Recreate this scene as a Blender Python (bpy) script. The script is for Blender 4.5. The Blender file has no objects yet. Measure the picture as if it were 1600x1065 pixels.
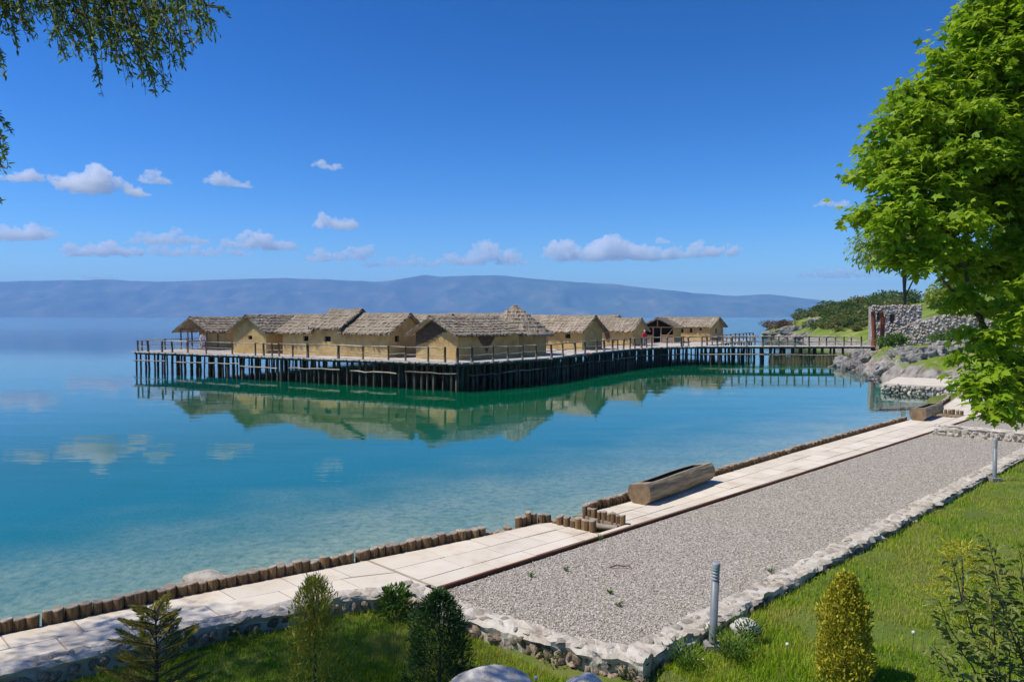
import bpy, math, random
import numpy as np
from mathutils import Vector, Matrix

R = math.radians
scene = bpy.context.scene
col = scene.collection
random.seed(7)
rng = np.random.default_rng(7)

# ------------------------------------------------------------------ camera
cam_d = bpy.data.cameras.new("camera")
cam = bpy.data.objects.new("camera", cam_d)
col.objects.link(cam)
cam.location = (0, 0, 5.0)
cam.rotation_euler = (R(90 - 1.79), 0, 0)
cam_d.sensor_width = 36
cam_d.lens = 27.0
cam_d.clip_start = 0.05
cam_d.clip_end = 80000
scene.camera = cam

# ------------------------------------------------------------------ sky and sun
SUN_EL = 57.0
SUN_DIR = Vector((-0.985, -0.17, 0)).normalized()
world = bpy.data.worlds.new("World")
scene.world = world
world.use_nodes = True
wn = world.node_tree.nodes
wl = world.node_tree.links
wn.clear()
w_out = wn.new("ShaderNodeOutputWorld")
w_bg = wn.new("ShaderNodeBackground")
w_sky = wn.new("ShaderNodeTexSky")
w_sky.sky_type = 'NISHITA'
w_sky.sun_disc = False
w_sky.sun_elevation = R(SUN_EL)
w_sky.sun_rotation = math.atan2(SUN_DIR.x, SUN_DIR.y)
w_sky.altitude = 700
w_sky.air_density = 1.0
w_sky.dust_density = 0.5
w_sky.ozone_density = 6.0
w_gam = wn.new("ShaderNodeGamma")
w_gam.inputs[1].default_value = 1.6
w_hsv = wn.new("ShaderNodeHueSaturation")
w_hsv.inputs['Saturation'].default_value = 1.12
w_hsv.inputs['Hue'].default_value = 0.502
w_hsv.inputs['Value'].default_value = 0.94
wl.new(w_sky.outputs[0], w_gam.inputs[0])
wl.new(w_gam.outputs[0], w_hsv.inputs['Color'])
wl.new(w_hsv.outputs[0], w_bg.inputs[0])
w_bg.inputs[1].default_value = 0.056
wl.new(w_bg.outputs[0], w_out.inputs[0])

sun_d = bpy.data.lights.new("sun", 'SUN')
sun_d.energy = 4.9
sun_d.angle = R(0.53)
sun_d.color = (1.0, 0.95, 0.87)
sun = bpy.data.objects.new("sun", sun_d)
col.objects.link(sun)
to_sun = Vector((SUN_DIR.x * math.cos(R(SUN_EL)), SUN_DIR.y * math.cos(R(SUN_EL)), math.sin(R(SUN_EL))))
sun.rotation_euler = to_sun.to_track_quat('Z', 'Y').to_euler()
sun.location = (-20, 0, 40)

vs = scene.view_settings
vs.view_transform = 'Standard'
vs.look = 'None'
vs.exposure = 0.0
vs.gamma = 1.0
vs.use_curve_mapping = False

scene.render.engine = 'CYCLES'
cy = scene.cycles
cy.use_denoising = True
cy.max_bounces = 24
cy.diffuse_bounces = 3
cy.glossy_bounces = 3
cy.transmission_bounces = 4
cy.transparent_max_bounces = 12
cy.volume_bounces = 24
cy.caustics_reflective = False
cy.caustics_refractive = False
cy.sample_clamp_indirect = 4.0

# ------------------------------------------------------------------ helpers
def nrm(a):
    a = np.asarray(a, float)
    return a / (np.linalg.norm(a) + 1e-12)

def hash3(i, j, k, s=0):
    n = (i * 73856093) ^ (j * 19349663) ^ (k * 83492791) ^ (s * 2654435761)
    n = (n ^ (n >> 13)) & 0x7fffffff
    n = (n * (n * n * 15731 + 789221) + 1376312589) & 0x7fffffff
    return n / 0x7fffffff

def vnoise(x, y, z=0.0, s=0):
    """smooth value noise in -1..1 on numpy arrays"""
    x, y, z = np.broadcast_arrays(np.asarray(x, float), np.asarray(y, float), np.asarray(z, float))
    i = np.floor(x).astype(np.int64); j = np.floor(y).astype(np.int64); k = np.floor(z).astype(np.int64)
    fx = x - i; fy = y - j; fz = z - k
    fx = fx * fx * (3 - 2 * fx); fy = fy * fy * (3 - 2 * fy); fz = fz * fz * (3 - 2 * fz)
    r = 0
    for a in (0, 1):
        for b in (0, 1):
            for c in (0, 1):
                w = (fx if a else 1 - fx) * (fy if b else 1 - fy) * (fz if c else 1 - fz)
                r = r + w * hash3(i + a, j + b, k + c, s)
    return r * 2 - 1

def fbm(x, y, z=0.0, o=4, s=0):
    r = 0; a = 0.5; f = 1.0
    for q in range(o):
        r = r + a * vnoise(np.asarray(x) * f, np.asarray(y) * f, np.asarray(z) * f, s + q)
        a *= 0.5; f *= 2.03
    return r

class MB:
    """collects shapes into one mesh"""
    def __init__(self):
        self.v = []; self.f = []; self.n = 0; self.blocks = []
    def add(self, verts, faces):
        b = self.n
        self.v.extend([tuple(map(float, p)) for p in verts])
        self.f.extend([tuple(int(i) + b for i in q) for q in faces])
        self.n += len(verts)
        return self
    def box(self, c, s, rz=0.0, jit=0.0):
        c = np.asarray(c, float); hx, hy, hz = s[0] / 2, s[1] / 2, s[2] / 2
        p = np.array([(x, y, z) for z in (-hz, hz) for y in (-hy, hy) for x in (-hx, hx)])
        if jit: p = p + rng.uniform(-jit, jit, p.shape)
        ca, sa = math.cos(rz), math.sin(rz)
        q = np.stack([p[:, 0] * ca - p[:, 1] * sa, p[:, 0] * sa + p[:, 1] * ca, p[:, 2]], 1) + c
        return self.add(q, [(0, 2, 3, 1), (4, 5, 7, 6), (0, 1, 5, 4), (2, 6, 7, 3), (0, 4, 6, 2), (1, 3, 7, 5)])
    def tube(self, pts, rad, n=8, cap=True, wob=0.0):
        pts = np.asarray(pts, float); m = len(pts)
        rad = np.broadcast_to(np.asarray(rad, float), (m,))
        rings = []; ref = None
        for i in range(m):
            t = nrm(pts[min(i + 1, m - 1)] - pts[max(i - 1, 0)])
            if ref is None:
                ref = np.array((0, 0, 1.0)) if abs(t[2]) < 0.9 else np.array((1.0, 0, 0))
            a = nrm(np.cross(t, ref)); b = np.cross(a, t); ref = nrm(b)
            for k in range(n):
                an = 2 * math.pi * k / n
                r = rad[i] * (1 + (rng.uniform(-wob, wob) if wob else 0))
                rings.append(pts[i] + (a * math.cos(an) + b * math.sin(an)) * r)
        fs = []
        for i in range(m - 1):
            for k in range(n):
                k2 = (k + 1) % n
                fs.append((i * n + k, i * n + k2, (i + 1) * n + k2, (i + 1) * n + k))
        if cap:
            fs.append(tuple(range(n))[::1]); fs.append(tuple((m - 1) * n + k for k in range(n))[::-1])
        return self.add(rings, fs)
    def grid(self, P):
        """P: (a,b,3) array"""
        a, b = P.shape[:2]
        fs = [(i * b + j, i * b + j + 1, (i + 1) * b + j + 1, (i + 1) * b + j) for i in range(a - 1) for j in range(b - 1)]
        return self.add(P.reshape(-1, 3), fs)
    def build(self, name, mat, parent=None, smooth=False, **k):
        return mk(name, self.v, self.f, mat, parent, smooth, **k)

def mesh_of(name, v, f, mat=None, smooth=False):
    me = bpy.data.meshes.new(name)
    me.from_pydata([tuple(p) for p in v], [], [tuple(q) for q in f])
    if smooth:
        me.polygons.foreach_set("use_smooth", [True] * len(me.polygons))
    if mat: me.materials.append(mat)
    me.update()
    return me

def mk(name, v, f, mat=None, parent=None, smooth=False, **k):
    o = bpy.data.objects.new(name, mesh_of(name, v, f, mat, smooth))
    col.objects.link(o)
    if parent: o.parent = parent
    if k: tag(o, **k)
    return o

def inst(name, me, parent=None, loc=(0, 0, 0), rot=(0, 0, 0), sc=(1, 1, 1), **k):
    o = bpy.data.objects.new(name, me)
    col.objects.link(o)
    o.location = loc; o.rotation_euler = rot; o.scale = sc
    if parent: o.parent = parent
    if k: tag(o, **k)
    return o

def tris_mesh(name, V, T, mat, parent=None, smooth=False, **k):
    """fast path: V (n,3) array, T (m,3) or (m,4) index array"""
    me = bpy.data.meshes.new(name)
    V = np.ascontiguousarray(V, np.float32); T = np.ascontiguousarray(T, np.int32)
    w = T.shape[1]
    me.vertices.add(len(V)); me.vertices.foreach_set("co", V.ravel())
    me.loops.add(T.size); me.loops.foreach_set("vertex_index", T.ravel())
    me.polygons.add(len(T))
    me.polygons.foreach_set("loop_start", np.arange(0, T.size, w, dtype=np.int32))
    if smooth: me.polygons.foreach_set("use_smooth", np.ones(len(T), bool))
    me.update(calc_edges=True)
    me.validate()
    me.materials.append(mat)
    o = bpy.data.objects.new(name, me); col.objects.link(o)
    if parent: o.parent = parent
    if k: tag(o, **k)
    return o

def tag(o, label=None, cat=None, group=None, kind=None):
    if label: o['label'] = label
    if cat: o['category'] = cat
    if group: o['group'] = group
    if kind: o['kind'] = kind
    return o

def empty(name, loc=(0, 0, 0), rz=0.0, **k):
    o = bpy.data.objects.new(name, None)
    o.empty_display_size = 0.3
    col.objects.link(o); o.location = loc; o.rotation_euler = (0, 0, rz)
    if k: tag(o, **k)
    return o

def scatter(tv, tf, pos, rot, scl):
    """copies of a small template (tv verts, tf tris) at pos with rotation matrices rot (n,3,3) and scale scl (n,) or (n,3)"""
    tv = np.asarray(tv, float); tf = np.asarray(tf, int); n = len(pos)
    scl = np.asarray(scl, float)
    if scl.ndim == 1: scl = scl[:, None]
    P = tv[None] * scl[:, None, :]
    P = np.einsum('nij,nkj->nki', rot, P) + np.asarray(pos)[:, None, :]
    F = tf[None] + (np.arange(n) * len(tv))[:, None, None]
    return P.reshape(-1, 3), F.reshape(-1, tf.shape[1])

def rot_random(n, tilt=math.pi):
    az = rng.uniform(0, 2 * math.pi, n); tl = rng.uniform(-tilt, tilt, n); sp = rng.uniform(0, 2 * math.pi, n)
    return rot_zxz(az, tl, sp)

def rot_zxz(a, b, c):
    ca, sa, cb, sb, cc, sc = np.cos(a), np.sin(a), np.cos(b), np.sin(b), np.cos(c), np.sin(c)
    z = np.zeros_like(ca); o = np.ones_like(ca)
    A = np.stack([np.stack([ca, -sa, z], 1), np.stack([sa, ca, z], 1), np.stack([z, z, o], 1)], 1)
    B = np.stack([np.stack([o, z, z], 1), np.stack([z, cb, -sb], 1), np.stack([z, sb, cb], 1)], 1)
    C = np.stack([np.stack([cc, -sc, z], 1), np.stack([sc, cc, z], 1), np.stack([z, z, o], 1)], 1)
    return A @ B @ C

# ------------------------------------------------------------------ materials
def material(name, cols, scale=3.0, rough=0.85, bump=0.3, bscale=None, bdist=0.02, detail=6, coords='Object', stretch=(1, 1, 1),
             rnd=0.0, spec=0.25, transl=0.0, pos=(0.3, 0.7), distort=0.0, extra=None):
    """procedural: noise -> ramp of colours, per-object value change, bumped"""
    m = bpy.data.materials.new(name); m.use_nodes = True
    nt = m.node_tree; n = nt.nodes; l = nt.links
    b = n['Principled BSDF']
    tc = n.new('ShaderNodeTexCoord'); mp = n.new('ShaderNodeMapping')
    mp.inputs['Scale'].default_value = stretch
    if coords == 'World':
        g = n.new('ShaderNodeNewGeometry'); l.new(g.outputs['Position'], mp.inputs['Vector'])
    else:
        l.new(tc.outputs[coords], mp.inputs['Vector'])
    nz = n.new('ShaderNodeTexNoise'); nz.inputs['Scale'].default_value = scale
    nz.inputs['Detail'].default_value = detail; nz.inputs['Roughness'].default_value = 0.62
    nz.inputs['Distortion'].default_value = distort
    l.new(mp.outputs[0], nz.inputs['Vector'])
    rp = n.new('ShaderNodeValToRGB'); e = rp.color_ramp.elements
    k = len(cols)
    for i, c in enumerate(cols):
        p = pos[0] + (pos[1] - pos[0]) * (i / max(1, k - 1))
        if i < 2: el = e[i]; el.position = p
        else: el = e.new(p)
        el.color = (*c, 1)
    l.new(nz.outputs[0], rp.inputs[0])
    src = rp.outputs[0]
    if rnd:
        oi = n.new('ShaderNodeObjectInfo'); mr = n.new('ShaderNodeMapRange')
        mr.inputs['To Min'].default_value = 1 - rnd; mr.inputs['To Max'].default_value = 1 + rnd
        l.new(oi.outputs['Random'], mr.inputs[0])
        mx = n.new('ShaderNodeVectorMath'); mx.operation = 'SCALE'
        l.new(src, mx.inputs[0]); l.new(mr.outputs[0], mx.inputs['Scale']); src = mx.outputs[0]
    l.new(src, b.inputs['Base Color'])
    b.inputs['Roughness'].default_value = rough
    b.inputs['Specular IOR Level'].default_value = spec
    if bump:
        nb = n.new('ShaderNodeTexNoise'); nb.inputs['Scale'].default_value = bscale or scale * 3
        nb.inputs['Detail'].default_value = 5; l.new(mp.outputs[0], nb.inputs['Vector'])
        bp = n.new('ShaderNodeBump'); bp.inputs['Strength'].default_value = bump; bp.inputs['Distance'].default_value = bdist
        l.new(nb.outputs[0], bp.inputs['Height']); l.new(bp.outputs[0], b.inputs['Normal'])
    if transl:
        tr = n.new('ShaderNodeBsdfTranslucent'); l.new(src, tr.inputs[0])
        ms = n.new('ShaderNodeMixShader'); ms.inputs[0].default_value = transl
        o = n['Material Output']
        l.new(b.outputs[0], ms.inputs[1]); l.new(tr.outputs[0], ms.inputs[2]); l.new(ms.outputs[0], o.inputs[0])
    return m

def leaf_material(name, dark, light, transl=0.35, rough=0.55, scale=1.2):
    """leaf colour changes from leaf to leaf (random per island) and slowly through the crown"""
    m = bpy.data.materials.new(name); m.use_nodes = True
    nt = m.node_tree; n = nt.nodes; l = nt.links
    b = n['Principled BSDF']; g = n.new('ShaderNodeNewGeometry')
    nz = n.new('ShaderNodeTexNoise'); nz.inputs['Scale'].default_value = scale
    l.new(g.outputs['Position'], nz.inputs['Vector'])
    ad = n.new('ShaderNodeMath'); ad.operation = 'MULTIPLY_ADD'
    ad.inputs[1].default_value = 0.55
    l.new(g.outputs['Random Per Island'], ad.inputs[0])
    mu = n.new('ShaderNodeMath'); mu.operation = 'MULTIPLY'; mu.inputs[1].default_value = 0.5
    l.new(nz.outputs[0], mu.inputs[0]); l.new(mu.outputs[0], ad.inputs[2])
    rp = n.new('ShaderNodeValToRGB'); e = rp.color_ramp.elements
    e[0].position = 0.2; e[0].color = (*dark, 1); e[1].position = 0.8; e[1].color = (*light, 1)
    l.new(ad.outputs[0], rp.inputs[0]); l.new(rp.outputs[0], b.inputs['Base Color'])
    b.inputs['Roughness'].default_value = rough; b.inputs['Specular IOR Level'].default_value = 0.3
    tr = n.new('ShaderNodeBsdfTranslucent'); l.new(rp.outputs[0], tr.inputs[0])
    ms = n.new('ShaderNodeMixShader'); ms.inputs[0].default_value = transl
    l.new(b.outputs[0], ms.inputs[1]); l.new(tr.outputs[0], ms.inputs[2]); l.new(ms.outputs[0], n['Material Output'].inputs[0])
    return m

# path frame: E_ runs along the promenade, N_ towards the lake
E_ = np.array((0.712, 0.702)); N_ = np.array((-0.702, 0.712))

# ------------------------------------------------------------------ lake
def water_material():
    m = bpy.data.materials.new("lake_water"); m.use_nodes = True
    nt = m.node_tree; n = nt.nodes; l = nt.links
    n.remove(n['Principled BSDF'])
    out = n['Material Output']
    g = n.new('ShaderNodeNewGeometry')
    # ripples: three sizes
    def ripple(scale, stretch, dist, strength, prev=None, rot=0.5):
        mp = n.new('ShaderNodeMapping'); mp.inputs['Scale'].default_value = stretch; mp.inputs['Rotation'].default_value = (0, 0, rot)
        l.new(g.outputs['Position'], mp.inputs[0])
        nz = n.new('ShaderNodeTexNoise'); nz.inputs['Scale'].default_value = scale; nz.inputs['Detail'].default_value = 3
        l.new(mp.outputs[0], nz.inputs['Vector'])
        bp = n.new('ShaderNodeBump'); bp.inputs['Strength'].default_value = strength; bp.inputs['Distance'].default_value = dist
        l.new(nz.outputs[0], bp.inputs['Height'])
        if prev: l.new(prev.outputs[0], bp.inputs['Normal'])
        return bp
    b1 = ripple(1.0, (0.12, 0.5, 1), 0.02, 0.5, rot=0.15)
    b2 = ripple(1.0, (1.3, 3.2, 1), 0.0022, 0.6, b1, rot=0.35)
    b3 = ripple(1.0, (0.5, 1.1, 1), 0.16, 0.0, b2, rot=0.1)
    sy = n.new('ShaderNodeSeparateXYZ'); l.new(g.outputs['Position'], sy.inputs[0])
    wz = n.new('ShaderNodeMapRange'); wz.interpolation_type = 'SMOOTHSTEP'
    wz.inputs['From Min'].default_value = 80; wz.inputs['From Max'].default_value = 500; wz.inputs['To Max'].default_value = 0.55
    l.new(sy.outputs['Y'], wz.inputs[0]); l.new(wz.outputs[0], b3.inputs['Strength']); b2 = b3
    gl = n.new('ShaderNodeBsdfGlossy')
    # the sheltered bay is calm, the open lake beyond the stilts is ruffled by the breeze
    sx = n.new('ShaderNodeSeparateXYZ'); l.new(g.outputs['Position'], sx.inputs[0])
    wr = n.new('ShaderNodeMapRange'); wr.interpolation_type = 'SMOOTHSTEP'
    wr.inputs['From Min'].default_value = 60; wr.inputs['From Max'].default_value = 420
    wr.inputs['To Min'].default_value = 0.012; wr.inputs['To Max'].default_value = 0.10
    l.new(sx.outputs['Y'], wr.inputs[0]); l.new(wr.outputs[0], gl.inputs['Roughness'])
    gl.inputs['Color'].default_value = (1, 1, 1, 1)
    l.new(b2.outputs[0], gl.inputs['Normal'])
    body = n.new('ShaderNodeBsdfTransparent'); body.inputs['Color'].default_value = (0.86, 0.98, 0.96, 1)
    fr = n.new('ShaderNodeFresnel'); fr.inputs['IOR'].default_value = 1.333
    l.new(b2.outputs[0], fr.inputs['Normal'])
    mx = n.new('ShaderNodeMixShader')
    l.new(fr.outputs[0], mx.inputs[0]); l.new(body.outputs[0], mx.inputs[1]); l.new(gl.outputs[0], mx.inputs[2])
    l.new(mx.outputs[0], out.inputs[0])
    return m

M = {}
M['water'] = water_material()
mk("lake_water", [(-20000, -30, 0), (20000, -30, 0), (20000, 14500, 0), (-20000, 14500, 0)], [(0, 1, 2, 3)], M['water'], kind='structure')

# lake bed: pale pebbles by the shore, farther out the deep water's scattered light painted as colour
M['bed'] = material("pebbles_and_painted_water_bed", [(0.17, 0.21, 0.15), (0.34, 0.36, 0.28), (0.46, 0.45, 0.36)], scale=4.5, bump=0.8, bscale=9, bdist=0.05, coords='World', detail=9, pos=(0.3, 0.72))
nt = M['bed'].node_tree; n = nt.nodes; l = nt.links
g = n.new('ShaderNodeNewGeometry'); dp = n.new('ShaderNodeVectorMath'); dp.operation = 'DOT_PRODUCT'; dp.inputs[1].default_value = (-0.68, 0.733, 0)
l.new(g.outputs['Position'], dp.inputs[0])
nz = n.new('ShaderNodeTexNoise'); nz.inputs['Scale'].default_value = 0.35; nz.inputs['Detail'].default_value = 6; l.new(g.outputs['Position'], nz.inputs['Vector'])
ma = n.new('ShaderNodeMath'); ma.operation = 'MULTIPLY_ADD'; ma.inputs[1].default_value = 8.0; l.new(nz.outputs[0], ma.inputs[0]); l.new(dp.outputs['Value'], ma.inputs[2])
mr = n.new('ShaderNodeMapRange'); mr.interpolation_type = 'SMOOTHSTEP'; mr.inputs['From Min'].default_value = 16.0; mr.inputs['From Max'].default_value = 28.0; l.new(ma.outputs[0], mr.inputs[0])
m2 = n.new('ShaderNodeMapRange'); m2.interpolation_type = 'SMOOTHSTEP'; m2.inputs['From Min'].default_value = 27.0; m2.inputs['From Max'].default_value = 38.0; l.new(ma.outputs[0], m2.inputs[0])
mc = n.new('ShaderNodeMix'); mc.data_type = 'RGBA'; l.new(m2.outputs[0], mc.inputs[0]); mc.inputs[6].default_value = (0.006, 0.155, 0.165, 1); mc.inputs[7].default_value = (0.0, 0.112, 0.052, 1)
mx = n.new('ShaderNodeMix'); mx.data_type = 'RGBA'; l.new(mr.outputs[0], mx.inputs[0])
bs = n['Principled BSDF']; l.new(bs.inputs['Base Color'].links[0].from_socket, mx.inputs[6]); l.new(mc.outputs[2], mx.inputs[7])
sx = n.new('ShaderNodeSeparateXYZ'); l.new(g.outputs['Position'], sx.inputs[0])
op = n.new('ShaderNodeMapRange'); op.interpolation_type = 'SMOOTHSTEP'; op.inputs['From Min'].default_value = -12; op.inputs['From Max'].default_value = -38; l.new(sx.outputs['X'], op.inputs[0])
mb = n.new('ShaderNodeMix'); mb.data_type = 'RGBA'; l.new(op.outputs[0], mb.inputs[0]); l.new(mx.outputs[2], mb.inputs[6]); mb.inputs[7].default_value = (0.0, 0.085, 0.135, 1)  # blue of the open water, likewise painted on the bed
l.new(mb.outputs[2], bs.inputs['Base Color'])
bs.inputs['Specular IOR Level'].default_value = 0.0
s_ = np.linspace(-40, 90, 90); d_ = np.concatenate([np.linspace(-1.5, 14, 40), np.linspace(15, 60, 16)])
o0 = np.array((-5.3, 12.6))
P = np.zeros((len(s_), len(d_), 3))
for i, s in enumerate(s_):
    xy = o0 + E_ * s
    for j, d in enumerate(d_):
        q = xy + N_ * d
        P[i, j] = (q[0], q[1], max(-0.20 - 0.06 * max(d, 0), -0.40))
P[:, :, 2] += 0.05 * fbm(P[:, :, 0] * 0.5, P[:, :, 1] * 0.5, 0, 4)
b = MB(); b.grid(P); b.add([(-20000, -30, -0.46), (20000, -30, -0.46), (20000, 14000, -0.46), (-20000, 14000, -0.46)], [(0, 1, 2, 3)])
b.build("lake_bed", M['bed'], smooth=True, kind='structure')

# ------------------------------------------------------------------ mountains across the lake
def sil(x):
    px = [-2400, -1500, -800, -300, 0, 100, 170, 240, 350, 430, 520, 590, 640, 665, 690, 740, 790, 850, 960, 1040, 1100, 1150, 1200, 1250, 1290, 1400, 1700, 2300, 4000]
    py = [462, 446, 436, 444, 440, 437, 437, 440, 436, 433, 437, 440, 434, 430, 432, 431, 430, 437, 443, 452, 458, 461, 459, 464, 470, 474, 470, 464, 476]
    return 495 - np.interp(x, px, py)
M['mountain'] = material("far_forested_slope", [(0.02, 0.03, 0.015), (0.06, 0.075, 0.035), (0.15, 0.13, 0.07), (0.48, 0.37, 0.28)], scale=0.0026, bump=0, coords='World', detail=9, pos=(0.3, 0.82), stretch=(1, 0.5, 2))
xs = np.linspace(-16000, 16000, 420); ys = np.concatenate([np.linspace(10800, 13000, 34), np.linspace(13150, 15500, 10)])
X, Y = np.meshgrid(xs, ys, indexing='ij')
pxs = 800 + 1200 * X / 13000.0
H = sil(pxs) / 1200.0 * 13000.0
t = np.clip((Y - 10950 + 150 * (fbm(X / 2500, 3.3, 0, 3) + 0.5)) / 2000.0, 0, None)
up = np.where(Y <= 13000, np.minimum(t, 1) ** 0.8, np.clip(1 - (Y - 13000) / 3500.0, 0, 1))
ridge = 1 - np.abs(fbm(X / 700 + 0.4 * fbm(X / 900, Y / 900, 0, 3, 5), Y / 1600, 0, 4, 9)) * 2.2
Z = H * up * (1 - 0.75 * (1 - ridge) * np.clip(up * (1.0 - up) * 4, 0, 1)) + 26 * fbm(X / 520, Y / 320, 0, 3, 3) * np.clip(up, 0, 1) - 6
b = MB(); b.grid(np.stack([X, Y, Z], 2)); b.build("mountain_range", M['mountain'], smooth=True, kind='structure')

# air: a closed box of even, thin, bluish scattering
hz = bpy.data.materials.new("haze_air"); hz.use_nodes = True
hn = hz.node_tree.nodes; hn.remove(hn['Principled BSDF'])
pv = hn.new('ShaderNodeVolumePrincipled')
pv.inputs['Color'].default_value = (0.30, 0.58, 1.0, 1)
pv.inputs['Density'].default_value = 8.5e-5
pv.inputs['Anisotropy'].default_value = 0.0
hz.node_tree.links.new(pv.outputs[0], hn['Material Output'].inputs['Volume'])
b = MB(); b.box((0, 7750, 350 - 15), (44000, 16500, 730)); b.build("haze", hz, kind='stuff')

# ------------------------------------------------------------------ clouds
def ico(sub):
    import bmesh
    bm = bmesh.new(); bmesh.ops.create_icosphere(bm, subdivisions=sub, radius=1.0)
    bm.verts.ensure_lookup_table()
    v = np.array([p.co[:] for p in bm.verts]); f = np.array([[q.index for q in t.verts] for t in bm.faces])
    bm.free(); return v, f
ICO6 = ico(6); ICO5 = ico(5); ICO2 = ico(2); ICO1 = ico(1); ICO3 = ico(3); ICO4 = ico(4)

def cloud_mat(name, dens):
    m = bpy.data.materials.new(name); m.use_nodes = True
    n = m.node_tree.nodes; n.remove(n['Principled BSDF'])
    v = n.new('ShaderNodeVolumePrincipled'); v.inputs['Color'].default_value = (1, 1, 1, 1)
    v.inputs['Density'].default_value = dens; v.inputs['Anisotropy'].default_value = 0.0
    m.node_tree.links.new(v.outputs[0], n['Material Output'].inputs['Volume'])
    return m
M['cloud'] = cloud_mat("cloud_vapour", 0.0062)
M['wisp'] = cloud_mat("thin_cloud_vapour", 0.005)

def cloud(px, py, w, h, D, label, thin=False, seed=0, lean=0.0, group='scattered fair weather clouds'):
    """heaped puffs on a flat base, welded into one closed hull and roughened"""
    r = np.random.default_rng(seed + 100)
    c = np.array(((px - 800) / 1200 * D, D, 5 + (495 - py) / 1200 * D))
    W = w / 1200 * D / 2; Hh = h / 1200 * D / 2
    n = int(16 + 9 * w / h); vs_ = []; fs_ = []; v0, f0 = ICO3
    for k in range(n):
        x = r.uniform(-1, 1) * 0.92; env = (1 - abs(x) ** 2.2) ** 0.7
        z = -0.55 + r.random() ** 1.3 * 1.15 * env * (0.6 + 0.4 * math.sin(3.1 * x * w / h * 0.6 + seed))
        rad = Hh * r.uniform(0.26, 0.52) * (0.5 + 0.55 * env) * (0.75 if thin else 1.0)
        p = np.array((x * W, r.uniform(-0.8, 0.8) * Hh, z * Hh + lean * x * Hh * 1.6))
        vs_.append(v0 * rad * np.array((1.25, 1.0, 0.9)) + p); fs_.append(f0 + k * len(v0))
    o = bpy.data.objects.new("tmp", mesh_of("tmp", np.concatenate(vs_), np.concatenate(fs_))); col.objects.link(o)
    rm = o.modifiers.new("weld", 'REMESH'); rm.mode = 'VOXEL'; rm.voxel_size = Hh / 16
    dg = bpy.context.evaluated_depsgraph_get(); dg.update()
    me = bpy.data.meshes.new_from_object(o.evaluated_get(dg)); bpy.data.objects.remove(o)
    nv = len(me.vertices); P = np.zeros(nv * 3, np.float32); me.vertices.foreach_get("co", P); P = P.reshape(-1, 3).astype(float)
    Nn = np.zeros(nv * 3, np.float32); me.vertices.foreach_get("normal", Nn); Nn = Nn.reshape(-1, 3)
    q = P / Hh
    P = P + Nn * (Hh * (0.55 * fbm(q[:, 0] * 3.0 + seed, q[:, 1] * 3.0, q[:, 2] * 3.4, 5, seed)))[:, None]
    P[:, 2] = np.where(P[:, 2] < -0.62 * Hh, -0.62 * Hh + (P[:, 2] + 0.62 * Hh) * 0.4, P[:, 2])
    me.vertices.foreach_set("co", (P + c).astype(np.float32).ravel())
    me.polygons.foreach_set("use_smooth", np.ones(len(me.polygons), bool)); me.materials.clear(); me.materials.append(M['wisp' if thin else 'cloud']); me.update(); me.name = "cloud"
    o = bpy.data.objects.new("cloud", me); col.objects.link(o)
    return tag(o, label, 'cloud', group)
CL = [  # pixel-sized sky positions turned into clouds 13 to 17 km away
 (37, 275, 60, 26, 14000, 'small white cloud beside a larger puffy cloud, nearest the drooping willow twigs', 0, 0.0),
 (158, 282, 140, 50, 14000, 'largest puffy white cloud high over the lake beneath the willow twigs', 0, -0.25),
 (245, 279, 48, 22, 14000, 'tiny white cloud just beside the largest puffy cloud beneath the willow', 0, -0.1),
 (359, 282, 68, 24, 14000, 'small slanting white cloud alone between the willow and the lone high cloudlet', 0, -0.3),
 (513, 258, 46, 18, 14000, 'highest small white cloudlet alone in the deep blue sky', 0, -0.2),
 (36, 360, 100, 36, 14500, 'low white cloud cut by the edge of the view beyond the willow twigs', 0, 0.1),
 (265, 368, 120, 34, 15000, 'soft white cloud lying on top of a long low cloud bank', 1, 0.0),
 (160, 388, 125, 30, 15500, 'puffy head of the long low cloud bank over the mountains', 0, 0.0),
 (300, 390, 190, 26, 15500, 'long thin tail of the low cloud bank over the mountains', 1, 0.0),
 (408, 376, 105, 34, 15000, 'rounded white cloud at the end of the long low cloud bank', 0, -0.1),
 (525, 347, 62, 30, 14500, 'small bright round cloud above the hut with the raised roof', 0, 0.0),
 (530, 394, 105, 36, 15500, 'faint cloud beneath the small bright round cloud', 1, 0.25),
 (635, 408, 150, 22, 15500, 'thin streak of cloud joining a faint cloud and a puffy one', 1, 0.05),
 (756, 394, 132, 48, 15500, 'broad puffy cloud above the highest part of the mountain ridge', 1, 0.0),
 (955, 388, 210, 46, 15500, 'longest flat white cloud above the falling end of the mountain ridge', 0, 0.0),
 (1095, 391, 110, 28, 15500, 'lumpy trailing end of the longest flat cloud', 0, 0.2),
 (1035, 375, 18, 14, 15500, 'tiny round puff on top of the longest flat cloud', 0, 0.0),
 (1299, 317, 50, 17, 14500, 'small white cloudlet beside the maple crown', 0, 0.0),
 (1305, 423, 125, 28, 16500, 'faint low cloud between the headland and the maple crown', 1, 0.1),
 (150, 431, 60, 14, 16500, 'faint cloud scrap just above the mountain ridge', 1, 0.0),
]
for i, (px, py, w, h, D, lab, th_, ln) in enumerate(CL):
    cloud(px, py, w * 1.08, h * 1.15, D, lab, bool(th_), i, ln)

# ================================================================== promenade
def W(s, d, z=0.0):
    return (float(E_[0] * s + N_[0] * d), float(E_[1] * s + N_[1] * d), float(z))
ANG = math.atan2(E_[1], E_[0])
def sstep(a, b, x):
    t = np.clip((np.asarray(x, float) - a) / (b - a), 0, 1); return t * t * (3 - 2 * t)

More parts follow.
